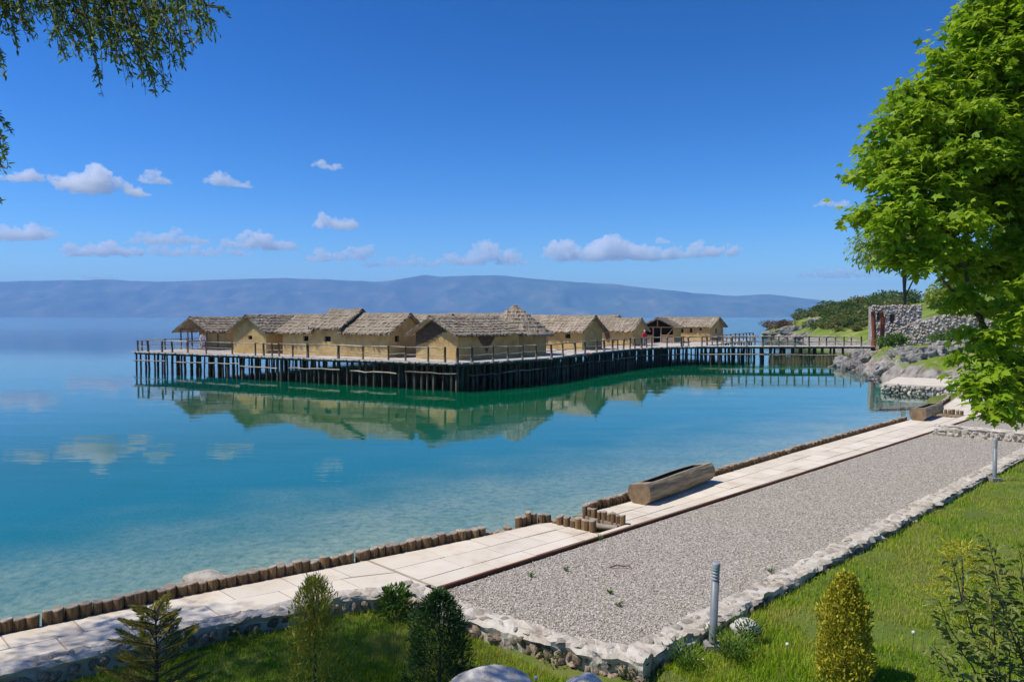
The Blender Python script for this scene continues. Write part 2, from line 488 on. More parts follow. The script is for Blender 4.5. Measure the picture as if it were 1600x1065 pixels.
M['grass_soil'] = material("grassy_soil", [(0.10, 0.12, 0.025), (0.11, 0.15, 0.02), (0.16, 0.17, 0.04), (0.27, 0.21, 0.11)], scale=0.8, bump=0.6, bscale=14, bdist=0.04, coords='World', pos=(0.3, 0.78))
M['slab'] = material("cream_limestone_slab", [(0.50, 0.40, 0.28), (0.66, 0.57, 0.44), (0.70, 0.62, 0.50)], scale=1.6, bump=0.25, bscale=30, bdist=0.006, coords='World', rnd=0.08, pos=(0.25, 0.65))
M['mortar'] = material("sandy_joint_mortar", [(0.30, 0.23, 0.15), (0.42, 0.34, 0.25)], scale=5, bump=0.4, bscale=40, bdist=0.01, coords='World')
M['coping'] = material("pale_rough_mortar_coping", [(0.26, 0.20, 0.14), (0.50, 0.44, 0.35), (0.60, 0.55, 0.46)], scale=3.2, bump=0.7, bscale=14, bdist=0.03, coords='World', pos=(0.28, 0.66))
M['stone'] = material("brown_field_stone", [(0.13, 0.08, 0.05), (0.30, 0.22, 0.15), (0.46, 0.39, 0.31)], scale=4, bump=0.7, bscale=12, bdist=0.03, rnd=0.35)
M['pale_stone'] = material("pale_field_stone", [(0.30, 0.24, 0.17), (0.48, 0.42, 0.33), (0.60, 0.55, 0.46)], scale=4, bump=0.7, bscale=12, bdist=0.03, rnd=0.3)
M['board'] = material("red_brown_edging_board", [(0.16, 0.055, 0.025), (0.30, 0.12, 0.06)], scale=3, bump=0.3, stretch=(0.3, 6, 6), rnd=0.15)
M['log'] = material("weathered_log_side", [(0.085, 0.048, 0.02), (0.21, 0.125, 0.055), (0.34, 0.22, 0.11)], scale=2.5, bump=0.8, bscale=6, bdist=0.03, stretch=(9, 9, 0.8), rnd=0.28, coords='Object')
M['logtop'] = material("pale_log_end_grain", [(0.26, 0.20, 0.14), (0.46, 0.39, 0.31)], scale=9, bump=0.5, rnd=0.2)
M['grav'] = material("grey_crushed_gravel", [(0.10, 0.08, 0.06), (0.33, 0.285, 0.22), (0.45, 0.395, 0.32), (0.68, 0.62, 0.52)], scale=24, bump=1.0, bscale=26, bdist=0.05, coords='World', detail=3, pos=(0.32, 0.68))
M['gravst'] = material("loose_gravel_stone", [(0.22, 0.18, 0.14), (0.46, 0.405, 0.33), (0.68, 0.62, 0.52)], scale=17, bump=0, coords='World', detail=1, pos=(0.38, 0.62))

# ---- ground sheet under and around the promenade
def ground_z(x, y):
    x = np.asarray(x, float); y = np.asarray(y, float)
    s = E_[0] * x + E_[1] * y; d = N_[0] * x + N_[1] * y
    r = np.hypot(x, y - 0.0)
    z = 0.21 + 0.10 * sstep(6.6, 5.8, d) * sstep(7, 12, s) + 0.05 * fbm(x * 0.5, y * 0.5, 0, 3, 4)
    z = z + 3.2 * sstep(8.6, 1.5, r)
    z = z + 0.9 * sstep(2, -14, d) * sstep(10, 20, s)
    lake = sstep(12.2, 13.6, d - 0.0) * sstep(50, 46, s)
    land = sstep(9.8, 10.4, d) * sstep(8, 9, s)
    z = z - 1.6 * lake
    return z
gs = np.arange(-26, 62.01, 0.5); gd = np.arange(-26, 15.01, 0.5)
S, Dd = np.meshgrid(gs, gd, indexing='ij')
GX = E_[0] * S + N_[0] * Dd; GY = E_[1] * S + N_[1] * Dd
b = MB(); b.grid(np.stack([GX, GY, ground_z(GX, GY)], 2)); b.build("grass_bank", M['grass_soil'], smooth=True, kind='structure')

# ---- outlines in the (s,d) frame
def d_out(s):      # lake edge of the path (centre of the log edge)
    return np.interp(s, [-9, 2.4, 5.06, 7.5, 9.9, 12.1, 14, 15, 25, 35, 39, 42, 46.5, 52, 56], [14.2, 12.98, 12.66, 12.25, 11.9, 11.65, 11.5, 11.45, 11.75, 11.88, 11.9, 12.3, 13.0, 14.0, 14.4])
def d_in(s):       # inner edge
    return np.interp(s, [-9, 2.2, 4.8, 7.5, 8.05, 8.1, 33, 42, 50, 56], [13.0, 11.72, 11.38, 10.72, 10.2, 10.02, 9.97, 10.1, 10.9, 11.6])

path = empty("promenade_path", W(20, 11), 0)
tag(path, kind='structure')
PO = np.array(path.location)
def rel(p): return (p[0] - PO[0], p[1] - PO[1], p[2] - PO[2])
# mortar bed with two cut slots for the boats
SL1 = (12.62, 13.45); SL2 = (38.6, 39.7)
b = MB()
def bed(s0, s1, lo=None):
    ss = np.arange(s0, s1 + 1e-6, 0.5) if s1 - s0 > 0.5 else np.array([s0, s1])
    if ss[-1] < s1 - 1e-3: ss = np.append(ss, s1)
    for a, c in zip(ss[:-1], ss[1:]):
        q = []
        for s in (a, c):
            o = d_out(s) - 0.06 if lo is None else lo
            q += [(s, d_in(s)), (s, o)]
        v = [rel(W(q[0][0], q[0][1], .445)), rel(W(q[2][0], q[2][1], .445)), rel(W(q[3][0], q[3][1], .445)), rel(W(q[1][0], q[1][1], .445))]
        v += [(p[0], p[1], p[2] - 0.9) for p in v]
        b.add(v, [(0, 1, 2, 3), (3, 2, 6, 7), (0, 3, 7, 4), (1, 5, 6, 2), (0, 4, 5, 1)])
bed(-9, SL1[0]); bed(SL1[0], SL1[1], 10.16); bed(SL1[1], SL2[0]); bed(SL2[0], SL2[1], 10.5); bed(SL2[1], 56)
b.build("path_bed", M['mortar'], path)
# paving slabs
def slab(s0, s1, a0, a1, b0, b1):
    """s0..s1 along, inner offset a0/a1, outer b0/b1"""
    g = 0.011; z = 0.452 + random.uniform(-0.004, 0.005)
    c = [W(s0 + g, a0 + g, z), W(s1 - g, a1 + g, z), W(s1 - g, b1 - g, z), W(s0 + g, b0 - g, z)]
    ctr = np.mean(np.array(c), 0)
    v = [tuple(np.array(p) - ctr + np.array((0, 0, random.uniform(-.003, .003)))) for p in c]
    v += [(p[0], p[1], p[2] - 0.05) for p in v]
    o = mk("paving_slab", v, [(0, 1, 2, 3), (0, 4, 5, 1), (1, 5, 6, 2), (2, 6, 7, 3), (3, 7, 4, 0)], M['slab'], path)
    o.location = rel(ctr)
def slab_row(f0, f1, s0, s1, lmin, lmax):
    s = s0
    while s < s1 - 0.2:
        e = min(s1, s + random.uniform(lmin, lmax))
        if s1 - e < 0.3: e = s1
        def dd(q, f):
            i = d_in(q); o = d_out(q) - 0.13
            return i + (o - i) * f
        slab(s, e, dd(s, f0), dd(e, f0), dd(s, f1), dd(e, f1))
        s = e
for (s0, s1) in ((-6, 8.05), (8.1, SL1[0] - 0.12), (SL1[1] + 0.12, SL2[0] - 0.1), (SL2[1] + 0.1, 48)):
    if s0 < 8.08:
        slab_row(0.0, 0.5, s0, s1, 0.8, 1.2); slab_row(0.5, 1.0, s0, s1, 0.8, 1.2)
    else:
        slab_row(0.0, 0.24, s0, s1, 1.0, 1.5); slab_row(0.24, 0.62, s0, s1, 0.75, 1.15); slab_row(0.62, 1.0, s0, s1, 0.75, 1.15)
slab(SL1[0] - 0.1, SL1[1] + 0.1, 10.02, 10.02, 10.15, 10.15)
slab(SL2[0] - 0.1, SL2[1] + 0.1, 9.98, 9.98, 10.48, 10.48)

# ---- upright logs of the lake edge
def log_mesh(r, h, seed, top_tilt=0.03, n=12):
    rr = np.random.default_rng(seed); v = []; f = []
    lv = [(-0.95, 1.0), (-0.2, 1.02), (h - 0.02, 0.98), (h, 0.88)]
    wob = 1 + 0.07 * np.sin(np.arange(n) * 2 * math.pi / n * 2 + seed) + rr.uniform(-.05, .05, n)
    for i, (z, k) in enumerate(lv):
        for j in range(n):
            a = 2 * math.pi * j / n
            zz = z + (top_tilt * math.cos(a + seed) if i >= 2 else 0)
            v.append((math.cos(a) * r * k * wob[j], math.sin(a) * r * k * wob[j], zz))
    for i in range(3):
        for j in range(n):
            f.append((i * n + j, i * n + (j + 1) % n, (i + 1) * n + (j + 1) % n, (i + 1) * n + j))
    f.append(tuple(3 * n + j for j in range(n)))
    me = mesh_of("log", v, f, M['log']); me.materials.append(M['logtop'])
    sm = [True] * len(f); sm[-1] = False
    me.polygons.foreach_set("use_smooth", sm)
    me.polygons[len(f) - 1].material_index = 1
    for j in range(2 * n, 3 * n): me.polygons[j].material_index = 1
    return me
LOGS = [log_mesh(0.092, 0.165 + 0.012 * (i % 4 - 1.5), i + 1, 0.006 + 0.006 * (i % 3)) for i in range(7)]

def log_row(name, pts, zbase, label, spacing=0.176, zj=0.014, sc=1.0, gaps=(), low=()):
    """logs along a polyline of (s,d)"""
    pts = np.array(pts, float)
    seg = np.hypot(*np.diff(pts, axis=0).T); cum = np.concatenate([[0], np.cumsum(seg)])
    p0 = W(pts[0][0], pts[0][1], 0)
    t = empty(name, (p0[0], p0[1], zbase), 0, label=label, cat='log edging', group='upright log edging along the lake')
    x = 0.0; k = 0
    while x < cum[-1]:
        s = np.interp(x, cum, pts[:, 0]); d = np.interp(x, cum, pts[:, 1])
        q = W(s, d, 0); k += 1
        scl = sc * random.uniform(0.82, 1.14)
        zz = random.uniform(-zj, zj)
        if any(a <= x <= c for a, c in low): zz -= random.uniform(0.08, 0.2)
        inst("log", random.choice(LOGS), t, (q[0] - p0[0] + random.uniform(-.012, .012), q[1] - p0[1] + random.uniform(-.012, .012), zz),
             (random.uniform(-.04, .04), random.uniform(-.04, .04), random.uniform(0, 6.28)), (scl, scl, 1))
        x += spacing * 0.93 * scl / sc * (1.0 if random.random() > 0.06 else 1.15)
    return t
Z0 = 0.47
dl = lambda s0, s1: [(s, float(d_out(s))) for s in np.arange(s0, s1 + 0.01, 0.5)]
log_row("log_edging", dl(-6, 11.6), Z0, 'long row of upright sawn logs edging the cream path below the conifer sapling', low=((17.0, 17.6),))
log_row("log_edging", [(11.75, 11.72), (12.15, 11.74), (12.5, 11.5), (12.55, 10.9), (12.58, 10.15)], Z0 + 0.03, 'ragged short row of logs turning in at the boat slot', sc=0.9, spacing=0.185, low=((0.85, 1.15),), zj=0.05)
log_row("log_edging", [(15.4, 11.52), (14.4, 11.5), (13.75, 11.5), (13.5, 11.3), (13.5, 10.1)], Z0 + 0.02, 'short row of upright logs rounding the corner at the end of the big dugout canoe', sc=0.72, spacing=0.15)
log_row("log_edging", [(13.37, 11.25), (13.36, 10.3)], Z0 - 0.33, 'lower tier of short logs inside the boat slot', sc=0.65, spacing=0.14)
log_row("log_edging", dl(19.2, 36.2), Z0 - 0.03, 'long row of upright logs between the two dugout canoes', sc=0.95)
log_row("log_edging", [(39.75, 12.2), (39.8, 11.4), (39.85, 10.5)], Z0 + 0.05, 'upper row of short logs behind the far dugout canoe', sc=0.85, spacing=0.19)
log_row("log_edging", [(39.6, 12.1), (39.62, 10.8)], Z0 - 0.25, 'lower row of short logs behind the far dugout canoe', sc=0.85, spacing=0.19)
log_row("log_edging", [(40, 12.2), (42, 12.45), (44, 12.75), (46.5, 13.15), (48, 13.5)], Z0 - 0.05, 'curved dark row of logs leading to the stone jetty', sc=0.95)
# the bark-free rail lying across the boat slot
b = MB(); a = np.array(W(13.15, 11.55, 0.36)); c = np.array(W(13.3, 10.2, 0.40))
pts = [a + (c - a) * t_ + np.array((0, 0, 0.02 * math.sin(7 * t_))) for t_ in np.linspace(0, 1, 9)]
b.tube(pts, np.linspace(0.075, 0.055, 9), 10)
b.build("driftwood_rail", M['logtop'], smooth=True, label='pale bare log lying across the boat slot beneath the log row', cat='log')

# ---- edging board between path and gravel
eb = empty("edging_board", W(8.1, 9.95, 0.4), 0, label='red brown timber board between the paving and the gravel', cat='edging')
EO = np.array(eb.location)
def eboard(s0, s1, nseg):
    for q in np.linspace(s0, s1, nseg + 1)[:-1]:
        L = (s1 - s0) / nseg
        o = MB().box((0, 0, 0), (L - 0.008, 0.032, 0.16)).build("board", M['board'], eb)
        p = np.array(W(q + L / 2, float(d_in(q + L / 2)) - 0.028, 0.374 + random.uniform(-.005, .005))) - EO
        o.location = p; o.rotation_euler = (0, 0, ANG + math.atan2(float(d_in(q + L) - d_in(q)), L))
eboard(8.2, 32.9, 9); eboard(33.9, 46, 4)

# ---- gravel yard
gv = [W(7.6, 9.9, .40), W(8.2, 6.0, .40), W(33, 6.0, .40), W(33.6, 9.93, .40)]
mk("gravel_yard", gv, [(0, 1, 2, 3)], M['grav'], kind='structure')
gv2 = [W(33.8, 9.93, .396), W(33.0, 6.0, .396), W(33.0, -4, .396), W(50, -4, .396), W(50, 10.8, .396), W(42, 10.05, .396)]
mk("gravel_yard", gv2, [(0, 1, 2, 3, 4, 5)], M['grav'], kind='structure')
# loose stones that stand up from the gravel
n = 26000
ss = 8.0 + 25 * rng.random(n) ** 1.7; dd = 6.3 + 3.6 * rng.random(n)
pos = np.stack([E_[0] * ss + N_[0] * dd, E_[1] * ss + N_[1] * dd, np.full(n, 0.402)], 1)
ov = np.array([(1, 0, 0), (0, 1, 0), (-1, 0, 0), (0, -1, 0), (0, 0, 0.8), (0, 0, -0.6)], float)
of = np.array([(0, 1, 4), (1, 2, 4), (2, 3, 4), (3, 0, 4), (1, 0, 5), (2, 1, 5), (3, 2, 5), (0, 3, 5)])
sc3 = rng.uniform(0.008, 0.021, (n, 1)) * rng.uniform(0.6, 1.3, (n, 3))
v, f = scatter(ov, of, pos, rot_random(n, 0.6), sc3)
tris_mesh("loose_gravel", v, f, M['gravst'], label='loose grey gravel stones over the yard', cat='gravel', kind='stuff')

# ---- rocks
def rock_verts(base, seed, rough=0.22, flat=1.0, freq=1.3, cuts=5, cut=(0.62, 0.92), oct_=3):
    v, f = base
    r = 1 + rough * 2 * fbm(v[:, 0] * freq + seed * 3.1, v[:, 1] * freq, v[:, 2] * freq, oct_, seed)
    q = v * r[:, None]
    # a few planar cuts make it angular
    rr = np.random.default_rng(seed)
    for k in range(cuts):
        nn = nrm(rr.normal(size=3)); lim = rr.uniform(*cut)
        dpt = q @ nn
        q = q - np.maximum(dpt - lim, 0)[:, None] * nn * 0.85
    q[:, 2] *= flat
    return q, f
STN = [mesh_of("stone", *rock_verts(ICO2, i + 1, 0.14, cuts=11, cut=(0.5, 0.75)), M['stone'], False) for i in range(6)]
PSTN = [mesh_of("stone", *rock_verts(ICO2, i + 21, 0.14, cuts=11, cut=(0.5, 0.75)), M['pale_stone'], False) for i in range(6)]

def low_wall(name, pts, label, side=-1, width=0.42, ztop=0.52, zbot=0.05, cop=True, stones=2, dens=1.0, meshes=None, ragged=0.05, cat='stone wall', group=None):
    """a low rubble wall along (s,d) points: mortar core and coping with single stones set in its outer face"""
    pts = np.array(pts, float); meshes = meshes or STN
    seg = np.hypot(*np.diff(pts, axis=0).T); cum = np.concatenate([[0], np.cumsum(seg)]); L = cum[-1]
    p0 = np.array(W(pts[0][0], pts[0][1], zbot))
    t = empty(name, p0, 0, label=label, cat=cat, group=group)
    m = max(8, int(L / 0.07)); xs_ = np.linspace(0, L, m)
    c = np.stack([np.interp(xs_, cum, pts[:, 0]), np.interp(xs_, cum, pts[:, 1])], 1)
    tg = np.gradient(c, axis=0); tg /= np.linalg.norm(tg, axis=1)[:, None]
    nm = np.stack([-tg[:, 1], tg[:, 0]], 1) * side     # points to the outer side
    def strip(prof, name_, mat, rag):
        P = np.zeros((m, len(prof), 3))
        for j, (o, z) in enumerate(prof):
            jo = rag * fbm(xs_ * 3.5 + 9 * j, j * 1.7 + pts[0][0], 0, 4, 5 + j) * 2
            jz = rag * 0.45 * fbm(xs_ * 4.5 + 4 * j, j * 2.9, 1.0, 4, 8 + j) * 2
            q = c + nm * (o + jo)[:, None]
            P[:, j, 0] = E_[0] * q[:, 0] + N_[0] * q[:, 1] - p0[0]
            P[:, j, 1] = E_[1] * q[:, 0] + N_[1] * q[:, 1] - p0[1]
            P[:, j, 2] = z + jz - p0[2]
        bb = MB(); bb.grid(P)
        for e in (0, m - 1): bb.add(P[e], [tuple(range(len(prof)))])
        bb.build(name_, mat, t, smooth=False)
    w = width
    strip([(0, zbot), (0.0, ztop - 0.03), (0.04, ztop), (w * 0.25, ztop + 0.008), (w * 0.5, ztop), (w * 0.75, ztop + 0.008), (w - 0.04, ztop), (w, ztop - 0.05), (w - 0.03, ztop - 0.12)] + [(w - 0.03, zbot - 0.1)], "coping", M['coping'], ragged)
    x = random.uniform(0, 0.1)
    while x < L - 0.1:              # flat stones bedded in the coping
        sz = random.uniform(0.07, 0.13); i = min(m - 1, int(x / L * (m - 1)))
        for o_ in (w * 0.28 + random.uniform(-.04, .04), w * 0.74 + random.uniform(-.04, .04)):
            if random.random() < 0.78:
                q = c[i] + nm[i] * o_
                inst("stone", random.choice(PSTN), t, np.array(W(q[0], q[1], ztop - 0.016)) - p0, (random.uniform(-.12, .12), random.uniform(-.12, .12), random.uniform(0, 6)),
                     (sz * random.uniform(1.0, 1.5), sz * random.uniform(0.9, 1.2), 0.045))
        x += sz * random.uniform(2.0, 2.7)
    h = ztop - 0.10 - zbot
    for row in range(stones):
        x = random.uniform(0, 0.15)
        while x < L:
            sz = random.uniform(0.055, 0.12) / dens ** 0.5
            i = min(m - 1, int(x / L * (m - 1)))
            q = c[i] + nm[i] * (w - 0.045 + random.uniform(-0.025, 0.02))
            z = zbot + h * (row + 0.5) / stones + random.uniform(-.03, .03)
            p = np.array(W(q[0], q[1], z)) - p0
            inst("stone", random.choice(meshes), t, p, (random.uniform(0, 6), random.uniform(0, 6), random.uniform(0, 6)),
                 (sz * random.uniform(0.9, 1.4), sz, sz * random.uniform(0.8, 1.1)))
            x += sz * random.uniform(1.5, 1.9)
    return t
low_wall("low_stone_wall", [(-6, 12.72), (-2, 12.2), (2.2, 11.66), (4.8, 11.3), (6.6, 10.95), (7.62, 10.5)], 'low rubble wall with rough coping between the shaded lawn and the paved path', side=-1, width=0.36, ztop=0.50, zbot=0.10, stones=2)
low_wall("low_stone_wall", [(7.98, 10.45), (7.85, 9.4), (7.98, 8.3), (8.2, 7.1), (8.55, 5.95)], 'rubble wall with brown stones where the gravel meets the lawn near the white boulders', side=-1, width=0.42, ztop=0.50, zbot=0.07, stones=3, ragged=0.07)
low_wall("stone_kerb", [(8.3, 6.35), (12, 6.35), (18, 6.36), (26, 6.45), (33.2, 6.5)], 'long straight pale stone kerb between the gravel and the sunny lawn', side=-1, width=0.42, ztop=0.455, zbot=0.16, stones=1, cat='kerb', ragged=0.07)
low_wall("low_stone_wall", [(33.2, 9.75), (33.4, 8.0), (33.5, 5.0), (33.6, 0)], 'low rubble wall crossing behind the far bollard', side=-1, width=0.5, ztop=0.78, zbot=0.38, stones=2, meshes=PSTN)

# ---- white boulders and a grass-edge stone
M['boulder'] = material("pale_grey_limestone_boulder", [(0.22, 0.17, 0.12), (0.50, 0.46, 0.41), (0.62, 0.59, 0.54)], scale=2.2, bump=0.8, bscale=7, bdist=0.05, pos=(0.25, 0.6))
def boulder(name, x, y, z, sx, sy, sz, seed, label, mat=None, base=None, cat='boulder', group=None, rough=0.17, freq=1.3, oct_=3):
    v, f = rock_verts(base or ICO4, seed, rough, freq=freq, oct_=oct_)
    v = v * np.array((sx, sy, sz))
    o = mk(name, v, f, mat or M['boulder'], smooth=True, label=label, cat=cat, group=group)
    o.location = (x, y, z); return o
boulder("boulder", -0.28, 9.45, 0.22, 0.62, 0.42, 0.40, 3, 'broad white boulder in the grass beside the dark round bush')
boulder("boulder", 0.90, 9.45, 0.20, 0.34, 0.30, 0.36, 5, 'smaller grey white boulder in the grass beside the broad white one')
boulder("boulder", 3.50, 11.35, 0.30, 0.24, 0.18, 0.19, 8, 'small pale stone in the weeds behind the near bollard')
boulder("boulder", 2.75, 10.55, 0.14, 0.30, 0.14, 0.12, 9, 'flat half buried stone at the foot of the near bollard')

# ---- bollard lights
M['bollard'] = material("grey_painted_steel", [(0.15, 0.165, 0.165), (0.21, 0.225, 0.225)], scale=6, bump=0.05, rough=0.45, spec=0.5)
M['bolcap'] = material("pale_steel_cap", [(0.27, 0.28, 0.28), (0.35, 0.36, 0.36)], scale=6, bump=0.05, rough=0.4, spec=0.5)
M['concrete'] = material("grey_concrete_foot", [(0.20, 0.19, 0.17), (0.33, 0.31, 0.28)], scale=8, bump=0.4)
def ring_stack(prof, n=20):
    v = []; f = []
    for i, (r, z) in enumerate(prof):
        for j in range(n):
            a = 2 * math.pi * j / n; v.append((r * math.cos(a), r * math.sin(a), z))
    for i in range(len(prof) - 1):
        for j in range(n):
            f.append((i * n + j, i * n + (j + 1) % n, (i + 1) * n + (j + 1) % n, (i + 1) * n + j))
    f.append(tuple((len(prof) - 1) * n + j for j in range(n)))
    return v, f
def bollard(x, y, z, h, label, tilt=(0, 0)):
    t = empty("bollard_light", (x, y, z), 0, label=label, cat='bollard', group='grey bollard lights along the gravel')
    t.rotation_euler = (tilt[0], tilt[1], 0)
    r = 0.056
    mk("post", *ring_stack([(r, -0.2), (r, h - 0.26)]), M['bollard'], t, True)
    for k in range(4):
        z0 = h - 0.25 + k * 0.045
        mk("louvre", *ring_stack([(r * 0.86, z0 - 0.01), (r * 0.86, z0), (r * 1.04, z0 + 0.012), (r * 1.04, z0 + 0.03), (r * 0.86, z0 + 0.04)]), M['bolcap'], t, True)
    mk("cap", *ring_stack([(r * 1.02, h - 0.075), (r * 1.04, h - 0.012), (r * 0.95, h), (r * 0.5, h + 0.006)]), M['bolcap'], t, True)
    MB().box((0, 0, -0.06), (0.24, 0.24, 0.14)).build("foot", M['concrete'], t)
bollard(2.87, 10.85, 0.33, 1.17, 'grey bollard light among weeds at the gravel corner', (0.0, 0.035))
bollard(13.75, 21.75, 0.42, 1.12, 'grey bollard light by the kerb beneath the maple')

# ---- dugout canoes
M['canoe'] = material("weathered_dugout_wood", [(0.13, 0.09, 0.05), (0.30, 0.235, 0.15), (0.44, 0.37, 0.26)], scale=2.2, bump=0.8, bscale=5, bdist=0.02, stretch=(0.7, 7, 7), distort=0.6)
M['canoe_in'] = material("dark_hollowed_wood", [(0.03, 0.022, 0.014), (0.08, 0.06, 0.04)], scale=3, bump=0.5, stretch=(0.7, 6, 6))
M['canoe_end'] = material("sawn_canoe_end", [(0.14, 0.085, 0.04), (0.30, 0.21, 0.12)], scale=4, bump=0.5)
def canoe(s, d, L, r, label, z=0.45, yaw=0.0, roll=0.0, seed=1):
    t = empty("dugout_canoe", W(s, d, z), ANG + yaw, label=label, cat='canoe', group='dugout log canoes on the promenade')
    n = 26; m = 30; endw = 0.30
    xs_ = np.linspace(-L / 2, L / 2, m); P = np.zeros((m, n, 3))
    rr = r * (1 + 0.10 * np.linspace(1, -1, m) * 0.4 + 0.03 * np.sin(xs_ * 2.1 + seed))
    zc = r * 0.98 + 0.02 * np.sin(xs_ * 1.1)
    top = 0.66                      # the log is cut off at this share of its radius above the axis
    a0 = math.asin(top)
    ang = np.linspace(math.pi - a0, 2 * math.pi + a0, n)
    for i in range(m):
        w = 1 + 0.04 * fbm(np.cos(ang) * 2 + xs_[i], np.sin(ang) * 2, seed, 3, seed)
        P[i, :, 0] = xs_[i]; P[i, :, 1] = np.cos(ang) * rr[i] * w; P[i, :, 2] = zc[i] + np.sin(ang) * rr[i] * w
    b = MB(); b.grid(P[:, ::-1]); b.build("hull", M['canoe'], t, smooth=True)
    # rim strips, deck blocks at the ends and the hollow
    iw = 0.72
    def pt(i, k, zz=None):           # k -1..1 across the flat top
        yl = math.cos(a0) * rr[i]; return (xs_[i], yl * k, zc[i] + top * rr[i] if zz is None else zz)
    i0 = 3; i1 = m - 4
    for sgn in (-1, 1):
        b = MB(); q = np.array([[pt(i, sgn * 1.0), pt(i, sgn * iw)] for i in range(i0, i1 + 1)])
        q[:, 0, 2] -= 0.004; b.grid(q if sgn < 0 else q[:, ::-1]); b.build("rim", M['canoe'], t)
    for (a, c) in ((0, i0), (i1, m - 1)):
        b = MB(); q = np.array([[pt(i, -1.0), pt(i, 1.0)] for i in range(a, c + 1)]); b.grid(q); b.build("end_block", M['canoe'], t)
    prof = [(-iw, 0), (-iw * 0.9, -0.6), (-iw * 0.5, -1.05), (0, -1.2), (iw * 0.5, -1.05), (iw * 0.9, -0.6), (iw, 0)]
    q = np.zeros((i1 - i0 + 1, len(prof), 3))
    for i in range(i0, i1 + 1):
        for j, (k, dz) in enumerate(prof):
            p = pt(i, k); q[i - i0, j] = (p[0], p[1], p[2] + dz * r)
    b = MB(); b.grid(q)
    for e in (0, i1 - i0):
        b.add(q[e], [tuple(range(len(prof)))])
    b.build("hollow", M['canoe_in'], t, smooth=False)
    for e in (0, m - 1):
        b = MB(); P2 = P[e].copy(); P2[:, 0] += (-0.003 if e == 0 else 0.003)
        b.add(P2, [tuple(range(n))]); b.build("sawn_end", M['canoe_end'], t)
    t.rotation_euler = (roll, 0, ANG + yaw)
    return t
canoe(16.95, 11.12, 3.45, 0.31, 'big weathered dugout log canoe lying at the boat slot', yaw=0.075, roll=-0.16)
canoe(37.75, 11.45, 2.9, 0.33, 'far dugout log canoe lying near the stone jetty', yaw=0.04, roll=-0.12, seed=4)

# ---- stone jetty
jt = empty("stone_jetty", (27.0, 50.5, 0), 0, label='rubble stone jetty with a pale flat top in the lake', cat='jetty')
jc = [(-2.2, 0.7), (2.6, -2.9), (6.2, 3.2), (1.6, 6.4)]
b = MB(); v = [(x, y, 0.56) for x, y in jc] + [(x, y, 0.46) for x, y in jc]
b.add(v, [(0, 1, 2, 3), (0, 4, 5, 1), (1, 5, 6, 2), (2, 6, 7, 3), (3, 7, 4, 0)]); b.build("top_slab", M['slab'], jt)
b = MB(); v = [(x * 0.96, y * 0.96 + 0.1, 0.46) for x, y in jc] + [(x * .96, y * .96 + 0.1, -0.9) for x, y in jc]
b.add(v, [(0, 4, 5, 1), (1, 5, 6, 2), (2, 6, 7, 3), (3, 7, 4, 0)]); b.build("core", M['mortar'], jt)
for (a, c) in ((0, 1), (3, 0)):
    A = np.array(jc[a]); C = np.array(jc[c]); L = np.linalg.norm(C - A)
    for row in range(3):
        x = 0.05
        while x < L:
            sz = random.uniform(0.11, 0.19)
            p = A + (C - A) * x / L
            inst("stone", random.choice(PSTN), jt, (p[0] + random.uniform(-.07, .05), p[1] + random.uniform(-.07, .05), -0.02 + 0.2 * row + random.uniform(-.04, .04)),
                 (random.uniform(0, 6), random.uniform(0, 6), random.uniform(0, 6)), (sz * 1.25, sz, sz * 0.85))
            x += sz * 1.75

# ---- the grating dome, twigs and weeds on the gravel
M['twig'] = material("dry_twig", [(0.08, 0.04, 0.025), (0.16, 0.09, 0.05)], scale=8, bump=0.3)
b = MB(); p = np.array(W(11.05, 8.65, 0.425))
b.tube([p, p + (0.12, 0.03, 0.03), p + (0.24, 0.02, 0.02), p + (0.33, -0.01, 0.035), p + (0.38, -0.08, 0.015)], [0.012, 0.011, 0.012, 0.010, 0.006], 6)
b.tube([p + (0.33, -0.01, 0.035), p + (0.40, 0.05, 0.06)], [0.008, 0.004], 5)
b.build("fallen_twig", M['twig'], label='forked dry brown twig lying on the gravel', cat='twig')
v, f = rock_verts(ICO3, 31, 0.08); v = v * np.array((0.38, 0.26, 0.16))
o = mk("lake_stone", v, f, M['pale_stone'], smooth=True, label='rounded pale stone standing out of the shallows against the log edging', cat='stone'); o.location = W(5.4, 12.98, 0.52)

# ================================================================== stilt village
M['pile'] = material("dark_wet_piling", [(0.04, 0.028, 0.018), (0.095, 0.07, 0.045), (0.18, 0.14, 0.095)], scale=2.0, bump=0.6, bscale=5, stretch=(6, 6, 0.7), rnd=0.35)
M['pole'] = material("grey_brown_pole", [(0.075, 0.05, 0.03), (0.16, 0.115, 0.075), (0.27, 0.21, 0.15)], scale=2.0, bump=0.5, stretch=(5, 5, 0.8), rnd=0.25)
M['railw'] = material("sun_bleached_rail", [(0.22, 0.17, 0.11), (0.38, 0.31, 0.23), (0.48, 0.41, 0.32)], scale=2.0, bump=0.4, rnd=0.2)
M['deck'] = material("bleached_deck_board", [(0.48, 0.41, 0.33), (0.64, 0.57, 0.48), (0.70, 0.64, 0.55)], scale=1.2, bump=0.3, coords='World', rnd=0.1)
M['mud'] = material("ochre_mud_plaster", [(0.34, 0.22, 0.085), (0.47, 0.325, 0.13), (0.55, 0.40, 0.18)], scale=1.1, bump=0.6, bscale=5, bdist=0.05, rnd=0.07, pos=(0.3, 0.72))
M['wattle'] = material("woven_brown_wattle", [(0.05, 0.03, 0.02), (0.11, 0.07, 0.045), (0.20, 0.14, 0.09)], scale=4, bump=0.8, bscale=9, bdist=0.06, stretch=(1, 1, 5))
M['dark'] = material("painted_interior_shade", [(0.012, 0.010, 0.008), (0.025, 0.02, 0.015)], scale=3, bump=0)  # near-black stands in for the shade inside huts and window holes
